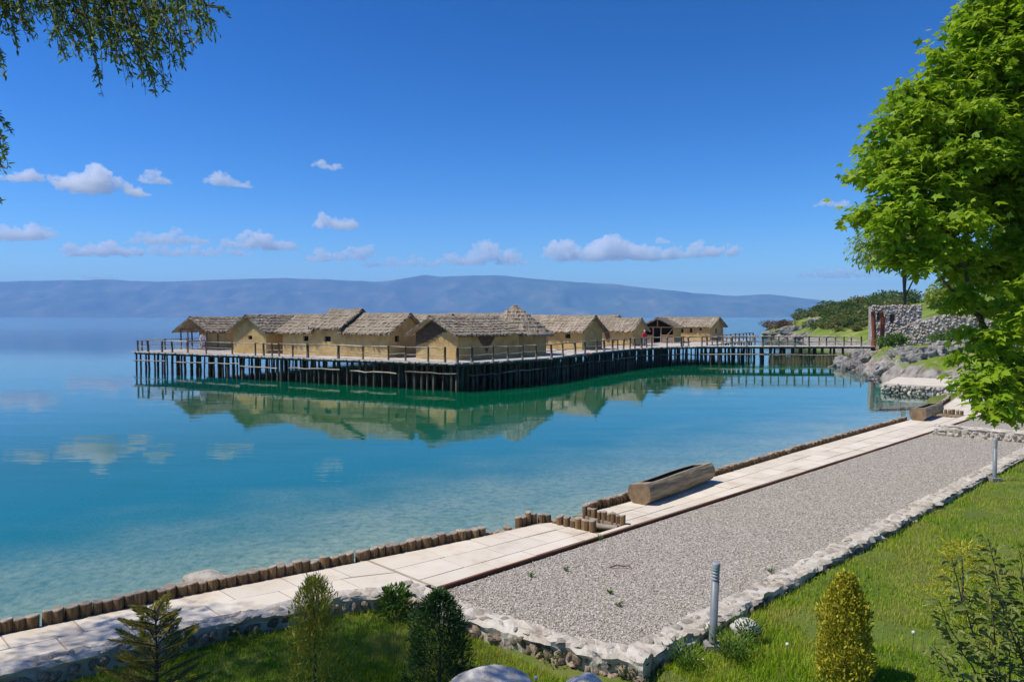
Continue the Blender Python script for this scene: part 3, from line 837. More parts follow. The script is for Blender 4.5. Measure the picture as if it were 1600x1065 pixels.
M['frame'] = material("brown_window_stick", [(0.07, 0.04, 0.02), (0.14, 0.085, 0.045)], scale=4, bump=0.3)
M['postw'] = material("pale_timber_frame", [(0.22, 0.13, 0.06), (0.36, 0.23, 0.12)], scale=3, bump=0.3, stretch=(5, 5, 0.8))
def thatch_material():
    m = material("straw_thatch", [(0.08, 0.055, 0.035), (0.21, 0.16, 0.105), (0.335, 0.275, 0.195), (0.47, 0.41, 0.31)], scale=1.0, bump=0.9, bscale=2.6, bdist=0.10, stretch=(5.5, 1.0, 1.0), rnd=0.16, pos=(0.24, 0.74), detail=8)
    return m
M['thatch'] = thatch_material()

DZ = 1.70
deck_poly = np.array([(-36.5, 74), (-4.0, 55), (0, 58.6), (3.2, 62.3), (6.6, 70.0), (9.8, 75), (13.3, 81), (17.4, 85.1), (20.9, 86.4), (31.5, 104.2), (35, 110.5), (28, 119), (-20, 113)])
plat = empty("stilt_platform", (-4.0, 55, 0), 0, label='large timber platform on dense pilings carrying the thatched huts', cat='platform')
PL = np.array((-4.0, 55, 0.0))
U = np.array((0.863, -0.505)); Vv = np.array((0.505, 0.863))
# deck boards, one strip after another across the platform
pu = deck_poly @ U; pvv = deck_poly @ Vv
b = MB(); uu = pu.min() + 0.05
while uu < pu.max() - 0.05:
    w = random.uniform(0.26, 0.34); c = uu + w / 2; hits = []
    for i in range(len(deck_poly)):
        a0, a1 = pu[i], pu[(i + 1) % len(pu)]
        if (a0 - c) * (a1 - c) < 0:
            t_ = (c - a0) / (a1 - a0); hits.append(pvv[i] + t_ * (pvv[(i + 1) % len(pu)] - pvv[i]))
    hits.sort()
    for k in range(0, len(hits) - 1, 2):
        v0 = hits[k] - random.uniform(0.05, 0.28); v1 = hits[k + 1] + random.uniform(0.0, 0.1)
        zt = DZ + random.uniform(-0.02, 0.02)
        q = [U * (uu + 0.012) + Vv * v0, U * (uu + w - 0.012) + Vv * v0, U * (uu + w - 0.012) + Vv * v1, U * (uu + 0.012) + Vv * v1]
        vv = [(p[0] - PL[0], p[1] - PL[1], zt) for p in q] + [(p[0] - PL[0], p[1] - PL[1], zt - 0.10) for p in q]
        b.add(vv, [(0, 1, 2, 3), (7, 6, 5, 4), (0, 4, 5, 1), (1, 5, 6, 2), (2, 6, 7, 3), (3, 7, 4, 0)])
    uu += w
b.build("deck_boards", M['deck'], plat, kind='stuff')
# beams under the deck
edge = deck_poly[:9]
def pl_len(p): return np.concatenate([[0], np.cumsum(np.hypot(*np.diff(p, axis=0).T))])
def along(p, x):
    c = pl_len(p); return np.array((np.interp(x, c, p[:, 0]), np.interp(x, c, p[:, 1])))
def inward(p, x):
    a = along(p, max(x - 0.4, 0)); c = along(p, min(x + 0.4, pl_len(p)[-1])); t_ = nrm(c - a)
    return np.array((-t_[1], t_[0]))
PILE = []
for i in range(6):
    b = MB(); r = 0.085 + 0.012 * (i % 4)
    zs = [-2.2, -0.6, 0.5, 1.60]
    b.tube([(0.03 * math.sin(i + z), 0.03 * math.cos(2 * i + z), z) for z in zs], [r * 1.1, r * 1.05, r, r * 0.93], 8, wob=0.06)
    PILE.append(mesh_of("piling", b.v, b.f, M['pile'], True))
def piling(p, par, org, zs=1.0, sc=1.0):
    inst("piling", random.choice(PILE), par, (p[0] - org[0], p[1] - org[1], -org[2]), (random.uniform(-.025, .025), random.uniform(-.025, .025), random.uniform(0, 6.28)), (sc, sc, zs))
LE = pl_len(edge)[-1]; x = 0.15
corner_x = pl_len(edge)[1]
while x < LE:
    p = along(edge, x) + inward(edge, x) * random.uniform(0.12, 0.25)
    piling(p, plat, PL, 1.0, random.uniform(0.8, 1.25))
    x += random.uniform(0.5, 0.85) if x < corner_x else random.uniform(0.40, 0.62)
for off, sp in ((1.6, 1.25), (3.6, 1.8), (7.0, 1.9), (0.9, 0.6), (5.2, 0.9)):
    x = {7.0: corner_x, 0.9: LE - 17, 5.2: LE - 14}.get(off, 2.5 + off * 1.3)
    while x < LE - 1:
        p = along(edge, x) + inward(edge, x) * (off + random.uniform(-.3, .3)); piling(p, plat, PL, 1.0, random.uniform(0.9, 1.3))
        x += sp * random.uniform(0.7, 1.3)
redge = deck_poly[8:11]
for x in np.arange(0.8, pl_len(redge)[-1], 1.6): piling(along(redge, x) + inward(redge, x) * 0.2, plat, PL)
ledge = deck_poly[[0, 12]]
for x in np.arange(1.2, 26, 2.2): piling(along(ledge, x) + np.array((0.25, 0.0)), plat, PL)
# edge beams and braces (each its own log)
def rail_log(name, a, c, r, mat, par, org, sag=0.03, n=7, wob=0.03):
    a = np.array(a, float); c = np.array(c, float); t_ = np.linspace(0, 1, n)
    pts = a + (c - a) * t_[:, None]
    pts[1:-1] += np.stack([np.zeros(n - 2), np.zeros(n - 2), rng.uniform(-sag, sag, n - 2)], 1)
    b = MB(); b.tube(pts - org, np.linspace(r, r * 0.85, n) , 7, wob=wob)
    return b.build(name, mat, par, smooth=True)
x = 0.2
while x < LE - 0.5:
    L = random.uniform(4.5, 6.5); e = min(LE - 0.05, x + L)
    for xa, xb in ([(x, corner_x), (corner_x, e)] if x < corner_x < e else [(x, e)]):
        if xb - xa < 0.4: continue
        p, q = along(edge, xa) + inward(edge, xa) * 0.02, along(edge, xb - 0.02) + inward(edge, xb) * 0.02
        rail_log("edge_beam", (*p, DZ - 0.19), (*q, DZ - 0.19), 0.09, M['pile'], plat, PL)
    x = e + 0.05
x = 0.1
while x < LE - 1:
    L = random.uniform(3.2, 6.5); e = min(LE - 0.1, x + L)
    if x < corner_x < e: e = corner_x + 0.05
    p, q = along(edge, x) - inward(edge, x) * 0.02, along(edge, e) - inward(edge, e) * 0.02
    z = 0.83 + random.uniform(-0.08, 0.10)
    if random.random() < 0.9: rail_log("brace", (*p, z), (*q, z + random.uniform(-.12, .12)), 0.06, M['railw'] if x < corner_x - 8 or random.random() < 0.15 else M['pole'], plat, PL, sag=0.05)
    x = e + random.uniform(0.0, 1.6 if x < corner_x else 0.4)

# railing
def post_mesh(i, r=0.085, h=1.12):
    b = MB(); b.tube([(0, 0, -0.25), (0.015 * math.sin(i), 0.02 * math.cos(i), 0.45), (0.03 * math.sin(2 * i), 0.02 * math.cos(3 * i), h)], [r * 1.15, r, r * 0.9], 8, wob=0.06)
    return mesh_of("post", b.v, b.f, M['pole'], True)
POSTS = [post_mesh(i, 0.075 + 0.018 * (i % 3)) for i in range(5)]
def railing(name, pts, label, zt=1.05, zm=0.52, zb=DZ, rad=0.048, group='rustic pole railings of the stilt village'):
    """posts at pts (world xy), a top pole and a middle pole between neighbours"""
    org = np.array((pts[0][0], pts[0][1], zb))
    t = empty(name, org, 0, label=label, cat='railing', group=group)
    for p in pts:
        inst("post", random.choice(POSTS), t, (p[0] - org[0], p[1] - org[1], 0), (random.uniform(-.04, .04), random.uniform(-.04, .04), random.uniform(0, 6)), (1, 1, random.uniform(0.94, 1.02)))
    i = 0
    while i < len(pts) - 1:
        j = min(len(pts) - 1, i + random.choice((1, 2)))
        sub = np.array([(pts[k][0], pts[k][1], zb + zt + random.uniform(-.025, .025)) for k in range(i, j + 1)])
        b = MB(); b.tube(sub - org, rad * random.uniform(0.9, 1.15), 7, wob=0.05); b.build("top_rail", M['railw'], t, smooth=True)
        i = j
    for k in range(len(pts) - 1):
        if random.random() < 0.93:
            a = np.array((*pts[k], zb + zm + random.uniform(-.06, .06))); c = np.array((*pts[k + 1], zb + zm + random.uniform(-.06, .06)))
            rail_log("middle_rail", a, c, rad * 0.75, M['railw'], t, org, sag=0.035, n=5)
    return t
def edge_hit(px, poly, inset=0.12):
    k = (px - 800) / 1200.0
    for i in range(len(poly) - 1):
        a, c = poly[i], poly[i + 1]; fa = a[0] - k * a[1]; fc = c[0] - k * c[1]
        if fa * fc <= 0 and fa != fc:
            t_ = fa / (fa - fc); p = a + (c - a) * t_; dirn = nrm(c - a)
            return tuple(p + np.array((-dirn[1], dirn[0])) * inset)
front_px = [213, 229, 251, 267, 291, 320, 361, 397, 410, 423, 434, 455, 479, 527, 565, 605, 632, 667, 694, 713]
side_px = [716, 739, 772, 795, 818, 840, 864, 882, 901, 916, 934, 946, 959, 967, 976, 986, 994, 1004, 1012, 1020, 1044, 1066]
fp = [q for q in (edge_hit(x, deck_poly[:2]) for x in front_px) if q]
railing("pole_railing", fp, 'crooked pole railing along the front edge from the open porch to the corner')
sp_ = [q for q in (edge_hit(x, deck_poly[1:9]) for x in side_px) if q]
railing("pole_railing", sp_, 'pole railing along the edge from the corner to the footbridge')
rp = [tuple(along(redge, x) + inward(redge, x) * 0.15) for x in np.arange(2.0, pl_len(redge)[-1], 2.1)]
railing("pole_railing", rp, 'far pole railing behind the footbridge beside the hut with three small windows')
lp = [tuple(along(ledge, x) + np.array((0.15, 0))) for x in np.arange(0.8, 30, 2.8)]
railing("pole_railing", lp, 'pole railing on the open lake end beside the porch hut')

# ------------------------------------------------------------------ huts
def wall_panel(p0, p1, z0, z1, holes, th=0.16):
    """vertical wall from p0 to p1 (xy) with rectangular holes (x0,x1,za,zb measured along it); outward is to the right of p0->p1"""
    p0 = np.array(p0, float); p1 = np.array(p1, float); L = np.linalg.norm(p1 - p0); t = (p1 - p0) / L; nn = np.array((t[1], -t[0]))
    xs_ = sorted(set([0, L] + [h for q in holes for h in q[:2]])); zs = sorted(set([z0, z1] + [h for q in holes for h in q[2:]]))
    b = MB()
    def P(x, z, o): q = p0 + t * x - nn * o; return (q[0], q[1], z)
    for i in range(len(xs_) - 1):
        for j in range(len(zs) - 1):
            xm = (xs_[i] + xs_[i + 1]) / 2; zm = (zs[j] + zs[j + 1]) / 2
            if any(h[0] < xm < h[1] and h[2] < zm < h[3] for h in holes): continue
            b.add([P(xs_[i], zs[j], 0), P(xs_[i + 1], zs[j], 0), P(xs_[i + 1], zs[j + 1], 0), P(xs_[i], zs[j + 1], 0)], [(0, 1, 2, 3)])
            b.add([P(xs_[i], zs[j], th), P(xs_[i + 1], zs[j], th), P(xs_[i + 1], zs[j + 1], th), P(xs_[i], zs[j + 1], th)], [(3, 2, 1, 0)])
    for (a, c, za, zb_) in holes:
        for q in ([(a, za), (a, zb_)], [(c, zb_), (c, za)], [(a, zb_), (c, zb_)], [(c, za), (a, za)]):
            (x0, zz0), (x1, zz1) = q
            b.add([P(x0, zz0, 0), P(x1, zz1, 0), P(x1, zz1, th), P(x0, zz0, th)], [(0, 1, 2, 3)])
    return b, P, nn

def window_parts(par, P, h):
    a, c, za, zb_ = h
    b = MB()
    for (q0, q1) in (((a, za), (c, za)), ((a, zb_), (c, zb_)), ((a, za), (a, zb_)), ((c, za), (c, zb_))):
        b.tube([P(q0[0], q0[1], 0.03), P(q1[0], q1[1], 0.03)], 0.028, 6)
    w = b.build("window", M['frame'], par)
    b = MB(); b.add([P(a - .02, za - .02, 0.22), P(c + .02, za - .02, 0.22), P(c + .02, zb_ + .02, 0.22), P(a - .02, zb_ + .02, 0.22)], [(0, 1, 2, 3)])
    b.build("window_shade_sheet", M['dark'], w)  # black sheet behind the hole, interior shade put into its colour

def thatch_slope(L, run, rise, over, courses, seed, sag=0.05):
    """one roof slope in local coords: ridge along x at y=0,z=0, falling to y=-run. returns an MB (thick, stepped, ragged)"""
    rr = np.random.default_rng(seed); nx = max(14, int(L / 0.16)); xs_ = np.linspace(-L / 2, L / 2, nx)
    prof = []
    for k in range(courses):
        a = k / courses; e = (k + 1) / courses
        prof += [(a, 0.045 if k else 0.03), (e - 0.25 / courses, 0.085), (e - 0.01, 0.10)]
    prof.append((1.0, -0.04))
    ln = math.hypot(run, rise); sn = np.array((rise / ln, run / ln))      # slope normal in (y->-,z)
    P = np.zeros((nx, len(prof), 3))
    for j, (f_, h) in enumerate(prof):
        lastrow = j >= len(prof) - 2
        jit = rr.normal(0, 0.085 if (j % 3 == 2) else 0.02, nx) + 0.05 * fbm(xs_ * 0.9 + seed, j * 2.1, 0, 3, seed)
        if lastrow: jit = jit * 1.7
        hj = h + 0.03 * fbm(xs_ * 1.6, j * 1.3 + seed, 0, 3, seed + 2) + rr.normal(0, 0.010, nx)
        dist = f_ * ln + jit * (0 if j == 0 else 1)
        sg = -sag * np.sin((xs_ / L + 0.5) * math.pi)
        P[:, j, 0] = xs_ + rr.normal(0, 0.01, nx)
        P[:, j, 1] = -(dist * run / ln + hj * rise / ln)
        P[:, j, 2] = -(dist * rise / ln) + hj * run / ln + sg * (0.6 + 0.4 * f_)
    b = MB(); b.grid(P[:, ::-1])
    Q = P[:, [0, -1]].copy(); Q[:, :, 2] -= 0.06; b.grid(Q)                      # underside
    for e in (0, nx - 1):                                                          # verge ends
        top = P[e]; low = top.copy(); low[:, 2] -= 0.17; low[:, 0] += 0.02 * (1 if e == 0 else -1)
        S2 = np.stack([top, low], 0); b.grid(S2)
    # loose straw at the eave and the verges
    nt = int(L * 16)
    for k in range(nt):
        x = rr.uniform(-L / 2, L / 2); d = 0.03 + rr.uniform(0, 0.03); l_ = rr.uniform(0.10, 0.38)
        y0 = -run * rr.uniform(0.97, 1.0); z0 = -rise * 0.985 + 0.05
        b.add([(x - d, y0, z0), (x + d, y0, z0), (x + rr.uniform(-.08, .08), y0 - l_ * run / ln * 0.8, z0 - l_ * (rise / ln + 0.25))], [(0, 1, 2)])
    for e in (-1, 1):
        for k in range(int(ln * 14)):
            f_ = rr.random(); y0 = -run * f_; z0 = -rise * f_ + 0.06; d = 0.05
            b.add([(e * L / 2 * 0.99, y0 - d, z0 - d * rise / run), (e * L / 2 * 0.99, y0 + d, z0 + d * rise / run), (e * (L / 2 + rr.uniform(0.03, 0.20)), y0 - 0.05, z0 - rr.uniform(0.0, 0.2))], [(0, 1, 2)])
    return b

def hut(center, ang, L, Wd, wall_h, ridge_h, label, over=0.45, end_over=(0.45, 0.45), holes=None, seed=1, courses=6, porch=0.0, door=None, skip=(), name="thatched_hut"):
    """ridge along local x. walls: 'front' at y=-Wd/2, 'back', 'left' (x=-L/2), 'right' (x=L/2)"""
    holes = holes or {}
    t = empty(name, (center[0], center[1], DZ), ang, label=label, cat='hut', group='thatched mud huts of the stilt village')
    hx, hy = L / 2, Wd / 2; xl = -hx + porch
    cs = {'front': ((xl, -hy), (hx, -hy)), 'right': ((hx, -hy), (hx, hy)), 'back': ((hx, hy), (xl, hy)), 'left': ((xl, hy), (xl, -hy))}
    for k, (a, c) in cs.items():
        if k in skip: continue
        hl = holes.get(k, [])
        b, P, nn = wall_panel(a, c, 0.02, wall_h, hl)
        if k in ('left', 'right'):       # gable triangle above
            m = ((a[0] + c[0]) / 2, 0.0)
            for o in (0, 0.16):
                ox = -o * nn[0]
                v = [(a[0] + ox, a[1], wall_h), (c[0] + ox, c[1], wall_h), (m[0] + ox, m[1], ridge_h - 0.04)]
                b.add(v, [(0, 1, 2)] if o == 0 else [(2, 1, 0)])
        b.build("wall", M['mud'], t)
        for h in hl: window_parts(t, P, h)
    if door:
        k, a0, a1, zt = door
        a, c = np.array(cs[k][0]), np.array(cs[k][1]); tt = (c - a) / np.linalg.norm(c - a); nn = np.array((tt[1], -tt[0]))
        p, q = a + tt * a0, a + tt * a1
        b = MB(); b.add([(p[0] + nn[0] * .02, p[1] + nn[1] * .02, 0.05), (q[0] + nn[0] * .02, q[1] + nn[1] * .02, 0.05), (q[0] + nn[0] * .02, q[1] + nn[1] * .02, zt), (p[0] + nn[0] * .02, p[1] + nn[1] * .02, zt)], [(0, 1, 2, 3)])
        dr = b.build("doorway", M['dark'], t)
        b = MB()
        for g in (p, q): b.tube([(g[0] + nn[0] * .05, g[1] + nn[1] * .05, 0.02), (g[0] + nn[0] * .05, g[1] + nn[1] * .05, zt)], 0.05, 7)
        b.tube([(p[0] + nn[0] * .05, p[1] + nn[1] * .05, zt), (q[0] + nn[0] * .05, q[1] + nn[1] * .05, zt)], 0.05, 7); b.build("door_frame", M['postw'], dr)
    rise0 = ridge_h - wall_h; run = hy + over; rise = rise0 * run / hy
    Lr = L + sum(end_over); xo = (end_over[1] - end_over[0]) / 2
    for sgn in (1, -1):
        b = thatch_slope(Lr, run, rise, over, courses, seed + (5 if sgn < 0 else 0))
        o = b.build("roof_slope", M['thatch'], t, smooth=False)
        o.location = (xo, 0, ridge_h + 0.05); o.rotation_euler = (0, 0, 0 if sgn > 0 else math.pi)
    # ridge cap
    n = max(10, int(Lr / 0.3)); xs_ = np.linspace(-Lr / 2, Lr / 2, n); prof = [(-0.36, -0.26), (-0.2, -0.06), (0, 0.05), (0.2, -0.06), (0.36, -0.26)]
    P = np.zeros((n, 5, 3))
    for j, (y, z) in enumerate(prof):
        P[:, j, 0] = xs_; P[:, j, 1] = y + rng.normal(0, 0.03, n); P[:, j, 2] = z * (rise / run) / 0.6 + 0.10 + rng.normal(0, 0.018, n) - 0.05 * np.sin((xs_ / Lr + .5) * math.pi)
    o = MB().grid(P).build("ridge_cap", M['thatch'], t); o.location = (xo, 0, ridge_h + 0.05)
    return t
aU = math.atan2(U[1], U[0]); aV = math.atan2(Vv[1], Vv[0])
UD = np.array((0.755, -0.655)); VD = np.array((0.655, 0.755)); aUD = math.atan2(UD[1], UD[0]); aVD = math.atan2(VD[1], VD[0])
def at(corner, du, dv, u=U, v=Vv): return np.array(corner) + u * du + v * dv

# porch hut (gable to the front-left); local x runs away from the lake edge
c = at((-32.1, 77.2), 0, 3.3)
t = hut(c, aV, 6.6, 4.3, 2.05, 3.2, 'porch hut with an open thatched porch at the lake end of the platform', porch=2.4, over=0.5, end_over=(0.35, 0.3), seed=11, holes={'front': [(3.2, 4.0, 0.75, 1.9)]})
for (x, y) in ((-3.2, -2.0), (-3.2, 0.9), (-3.2, 2.0), (-1.9, -2.0), (-1.9, 2.0)):
    b = MB(); b.tube([(x, y, 0), (x + .03, y, 1.0), (x, y + .02, 2.08)], 0.08, 8, wob=0.05); b.build("porch_post", M['pole'], t, smooth=True)
for (p, q) in (((-3.2, -2.0, 2.05), (-3.2, 2.0, 2.05)), ((-3.2, 0.9, 0.8), (-3.2, 2.0, 0.8)), ((-3.2, 2.0, 0.8), (-0.9, 2.0, 0.8)), ((-3.2, -2.05, 2.07), (-0.8, -2.05, 2.07)), ((-3.2, 2.05, 2.07), (-0.8, 2.05, 2.07))):
    b = MB(); b.tube([p, q], 0.055, 7); b.build("porch_beam", M['pole'], t)
# gable hut next to it
c = at((-24.0, 70.0), 0.1, 4.0)
hut(c, aV, 8.0, 4.3, 2.1, 3.35, 'hut with a pointed lit gable and one small window facing the lake', over=0.42, seed=12, holes={'left': [(2.0, 2.5, 1.25, 1.6)]})
# long front row: three huts wall to wall
c0 = np.array((-20.4, 68.3))
c = at(c0, 1.9, 2.35)
hut(c, aU, 3.9, 4.6, 2.12, 3.42, 'low roofed hut wedged between the pointed gable and the raised roof', over=0.45, end_over=(0.55, -0.05), seed=13, holes={'front': [(2.55, 3.15, 1.2, 1.65)]})
c = at(c0, 5.35, 2.35)
hut(c, aU, 3.0, 4.6, 2.55, 3.86, 'hut with the raised highest ridge in the front row', over=0.45, end_over=(0.28, 0.35), seed=14, holes={'front': [(1.15, 1.85, 1.2, 1.65)]})
c = at(c0, 9.45, 2.35)
hut(c, aU, 5.2, 4.6, 2.15, 3.48, 'hut with a shaded end gable and square window standing before the wattle gable', over=0.45, end_over=(0.0, 0.45), seed=15, holes={'right': [(0.75, 1.3, 1.25, 1.75)]})
# wattle gable hut
c = np.array((-5.9, 59.8)) + VD * 3.6
t = hut(c, aVD, 7.2, 4.7, 2.1, 3.22, 'corner hut whose gable and side show bare woven wattle', over=0.5, end_over=(0.7, 0.2), seed=16, courses=7)
b = MB(); x = -3.6 - 0.035
# local: gable plane x=-3.6, y from +2.35 (lake side) to -2.35
b.add([(x, 2.33, 1.0), (x, 1.5, 1.22), (x, 0.2, 1.72), (x, -1.3, 2.35), (x, -1.5, 2.48), (x, -1.0, 2.70), (x, 0.0, 3.14), (x, 2.33, 2.15)], [(0, 7, 6, 5, 4, 3, 2, 1)])
b.build("bare_wattle", M['wattle'], t)
b = MB(); yq = -2.35 - 0.035
b.add([(-1.55, yq, 2.08), (-1.2, yq, 1.4), (-0.7, yq, 0.95), (-0.38, yq, 0.45), (-0.1, yq, 0.95), (0.45, yq, 1.5), (0.75, yq, 2.08)], [(0, 1, 2, 3, 4, 5, 6)])
b.build("bare_wattle", M['wattle'], t)
for k in range(9):        # woven rods standing proud of the gable
    z = 1.35 + 0.2 * k; y0 = 2.3; y1 = max(-1.2, 2.0 - (z - 0.85) * 2.45)
    y0 = min(2.3, (3.2 - z) * 2.05 + 0.05)
    if y0 - y1 > 0.3:
        b = MB(); b.tube([(x - 0.02 - 0.015 * (i % 2), y0 + (y1 - y0) * i / 8, z + 0.015 * math.sin(i)) for i in range(9)], 0.03, 6); b.build("wattle_rod", M['wattle'], t)
# round hut with conical roof
def round_hut(center, R_, wall_h, apex, over, label, seed):
    t = empty("round_thatched_hut", (center[0], center[1], DZ), 0, label=label, cat='hut', group='thatched mud huts of the stilt village')
    n = 40; v = []; f = []; z0s = [0.02, 1.25, 1.6, wall_h]
    # the window cell faces the camera side
    wc = [int(n * (270 - 12) / 360), int(n * (270 - 3) / 360)]
    for z in z0s:
        for j in range(n): a = 2 * math.pi * j / n; v.append((R_ * math.cos(a), R_ * math.sin(a), z))
    for i in range(3):
        for j in range(n):
            if i == 1 and j in wc: continue
            f.append((i * n + j, i * n + (j + 1) % n, (i + 1) * n + (j + 1) % n, (i + 1) * n + j))
    mk("wall", v, f, M['mud'], t, smooth=False)
    b = MB(); k = 0.93; idx = [wc[0], wc[1] + 1]
    for j in (wc[0], wc[1]):
        a0 = 2 * math.pi * j / n; a1 = 2 * math.pi * (j + 1) / n
        b.add([(R_ * k * math.cos(a0), R_ * k * math.sin(a0), 1.15), (R_ * k * math.cos(a1), R_ * k * math.sin(a1), 1.15), (R_ * k * math.cos(a1), R_ * k * math.sin(a1), 1.7), (R_ * k * math.cos(a0), R_ * k * math.sin(a0), 1.7)], [(0, 1, 2, 3)])
    w = b.build("window", M['dark'], t)  # cells painted black for the shade inside the round hut
    rr = np.random.default_rng(seed); na = 72; courses = 8; prof = []
    Ro = R_ + over; ze = wall_h - (apex - wall_h) * over / R_ * 0.75
    for c_ in range(courses):
        a = c_ / courses; e = (c_ + 1) / courses
        prof += [(a, 0.04), (e - 0.01, 0.10)]
    prof.append((1.0, -0.05))
    P = np.zeros((na + 1, len(prof), 3)); an = np.linspace(0, 2 * math.pi, na + 1)
    for j, (q, h) in enumerate(prof):
        jit = rr.normal(0, 0.035, na); jit = np.append(jit, jit[0])
        rad = 0.12 + (Ro - 0.12) * (q + jit * 0.4 * (j > 1)) ; bell = q ** 1.05
        P[:, j, 0] = rad * np.cos(an); P[:, j, 1] = rad * np.sin(an)
        P[:, j, 2] = apex + (ze - apex) * bell + h + np.append(rr.normal(0, 0.015, na), 0)
    b = MB(); b.grid(P[:, :]); b.build("cone_roof", M['thatch'], t)
    b = MB()
    for k in range(150):
        a = rr.uniform(0, 6.283); d = 0.014; l_ = rr.uniform(0.1, 0.25)
        b.add([(Ro * 0.99 * math.cos(a - d), Ro * 0.99 * math.sin(a - d), ze + .06), (Ro * .99 * math.cos(a + d), Ro * .99 * math.sin(a + d), ze + .06), ((Ro + .05) * math.cos(a), (Ro + .05) * math.sin(a), ze - l_)], [(0, 1, 2)])
    b.build("straw_fringe", M['thatch'], t)
    b = MB(); b.tube([(0, 0, apex - 0.1), (0.0, 0, apex + 0.06), (0.02, 0, apex + 0.10)], [0.3, 0.24, 0.08], 9, wob=0.1); b.build("roof_tuft", M['thatch'], t)
    return t
round_hut((0.25, 67.4), 2.75, 2.1, 4.25, 0.65, 'round hut with a conical straw roof rising above the others', 21)
# huts along the bridge side
c = at((7.0, 76.6), -2.6, 1.75, UD, VD)
hut(c, aUD, 5.2, 3.5, 2.1, 3.3, 'hut with one dark window between the conical roof and the last front hut', over=0.45, seed=17, holes={'front': [(3.1, 3.75, 1.15, 1.6)]})
c = at((13.8, 87.4), -2.9, 1.35, UD, VD)
t = hut(c, aUD, 5.8, 2.7, 2.0, 3.05, 'hut with a torn dark wattle patch next to the person in red', over=0.45, seed=18, end_over=(0.45, 0.3))
b = MB(); yq = -1.35 - 0.03
b.add([(-1.1, yq, 2.0), (-0.95, yq, 1.2), (-0.75, yq, 0.6), (-0.35, yq, 0.3), (-0.2, yq, 0.9), (-0.35, yq, 1.5), (-0.3, yq, 2.0)], [(0, 1, 2, 3, 4, 5, 6)]); b.build("bare_wattle", M['wattle'], t)
# timber framed open gable hut
aH = math.atan2(0.94, 0.34); c = np.array((18.6, 98.2)) + np.array((0.34, 0.94)) * 3.2
t = hut(c, aH, 6.4, 4.2, 2.05, 3.1, 'timber framed hut with an open doorway and woven panels in its gable', over=0.45, end_over=(0.5, 0.3), seed=19, skip=('left',))
xg = -3.2
for y in (2.05, 0.55, -0.45, -2.05):
    b = MB(); b.tube([(xg, y, 0), (xg + .02, y, 1.0), (xg, y, 2.0)], 0.085, 8); b.build("timber_post", M['postw'], t, smooth=True)
for (p, q) in (((xg, 2.1, 2.0), (xg, -2.1, 2.0)), ((xg, 0.0, 2.0), (xg, 0.0, 3.0)), ((xg - .02, -1.2, 0.9), (xg - .02, -1.95, 1.85)), ((xg, 2.05, 0.95), (xg, 0.55, 0.95)), ((xg, -0.45, 0.95), (xg, -2.05, 0.95))):
    b = MB(); b.tube([p, q], 0.075, 7); b.build("timber_beam", M['postw'], t)
M['woven'] = material("pinkish_woven_panel", [(0.20, 0.12, 0.08), (0.34, 0.23, 0.16), (0.42, 0.31, 0.23)], scale=5, bump=0.8, bscale=10, bdist=0.05, stretch=(1, 1, 4))
for (y0, y1) in ((2.0, 0.62), (-0.52, -2.0)):
    b = MB().box((xg + .04, (y0 + y1) / 2, 0.48), (0.07, abs(y1 - y0), 0.9)); b.build("woven_panel", M['woven'], t)
b = MB(); b.add([(xg + 1.6, 2.0, 0.03), (xg + 1.6, -2.0, 0.03), (xg + 1.6, -2.0, 2.0), (xg + 1.6, 0, 2.95), (xg + 1.6, 2.0, 2.0)], [(0, 1, 2, 3, 4)]); b.build("interior_shade_sheet", M['dark'], t)  # black sheet that paints in the shade behind the open gable
# last hut by the far railing
c = at((26.9, 104.3), -4.2, 2.0, UD, VD)
hut(c, aUD, 8.4, 4.0, 2.1, 3.15, 'long last hut with three small windows by the far railing', over=0.4, end_over=(0.3, 0.5), seed=20, holes={'front': [(4.0, 4.4, 1.1, 1.65), (5.35, 5.75, 1.15, 1.75), (6.8, 7.15, 1.45, 1.85)], 'right': [(1.6, 2.05, 1.1, 1.65)]})
# huts of the second row, only their roofs show
hut((-8.8, 75.0), aU, 6.5, 4.6, 2.2, 3.45, 'second row hut whose pale roof shows behind the wattle gable', seed=31)
hut((-3.4, 80.0), aUD, 8.0, 4.6, 2.3, 3.55, 'second row hut whose ridge shows beside the conical roof', seed=32)
hut((3.6, 92.0), aUD, 5.0, 4.4, 2.3, 3.4, 'second row hut whose ridge shows just past the conical roof', seed=33)
hut((-26.2, 86.5), aU, 7.0, 4.6, 2.3, 3.45, 'second row hut whose ridge shows behind the pointed lit gable', seed=34)
hut((11.2, 101.0), aUD, 6.0, 4.4, 2.3, 3.4, 'second row hut whose ridge shows behind the hut with the torn patch', seed=35)

# ------------------------------------------------------------------ footbridge
A = np.array((20.6, 86.3)); B = np.array((40.6, 86.2)); BL = np.linalg.norm(B - A); bt = (B - A) / BL; bn = np.array((-bt[1], bt[0])); bw = 2.4
br = empty("footbridge", (A[0], A[1], 0), 0, label='narrow timber footbridge on piles from the platform to the rocky shore', cat='bridge')
BO = np.array((A[0], A[1], 0.0))
x = 0.0
while x < BL:
    w = 0.28
    b = MB().box((0, 0, 0), (w - 0.02, bw + random.uniform(0, .2), 0.08)); o = b.build("deck_board", M['deck'], br)
    p = A + bt * (x + w / 2) + bn * (bw / 2); o.location = (p[0] - BO[0], p[1] - BO[1], DZ - 0.03 + random.uniform(-.012, .012)); o.rotation_euler = (0, 0, math.atan2(bt[1], bt[0]))
    x += w
for off in (0.15, bw - 0.15):
    for x in np.arange(0, BL - 1, 5.0):
        p = A + bt * x + bn * off; q = A + bt * min(BL, x + 5.0) + bn * off
        rail_log("beam", (*p, DZ - 0.17), (*q, DZ - 0.17), 0.1, M['pole'], br, BO, sag=0.0)
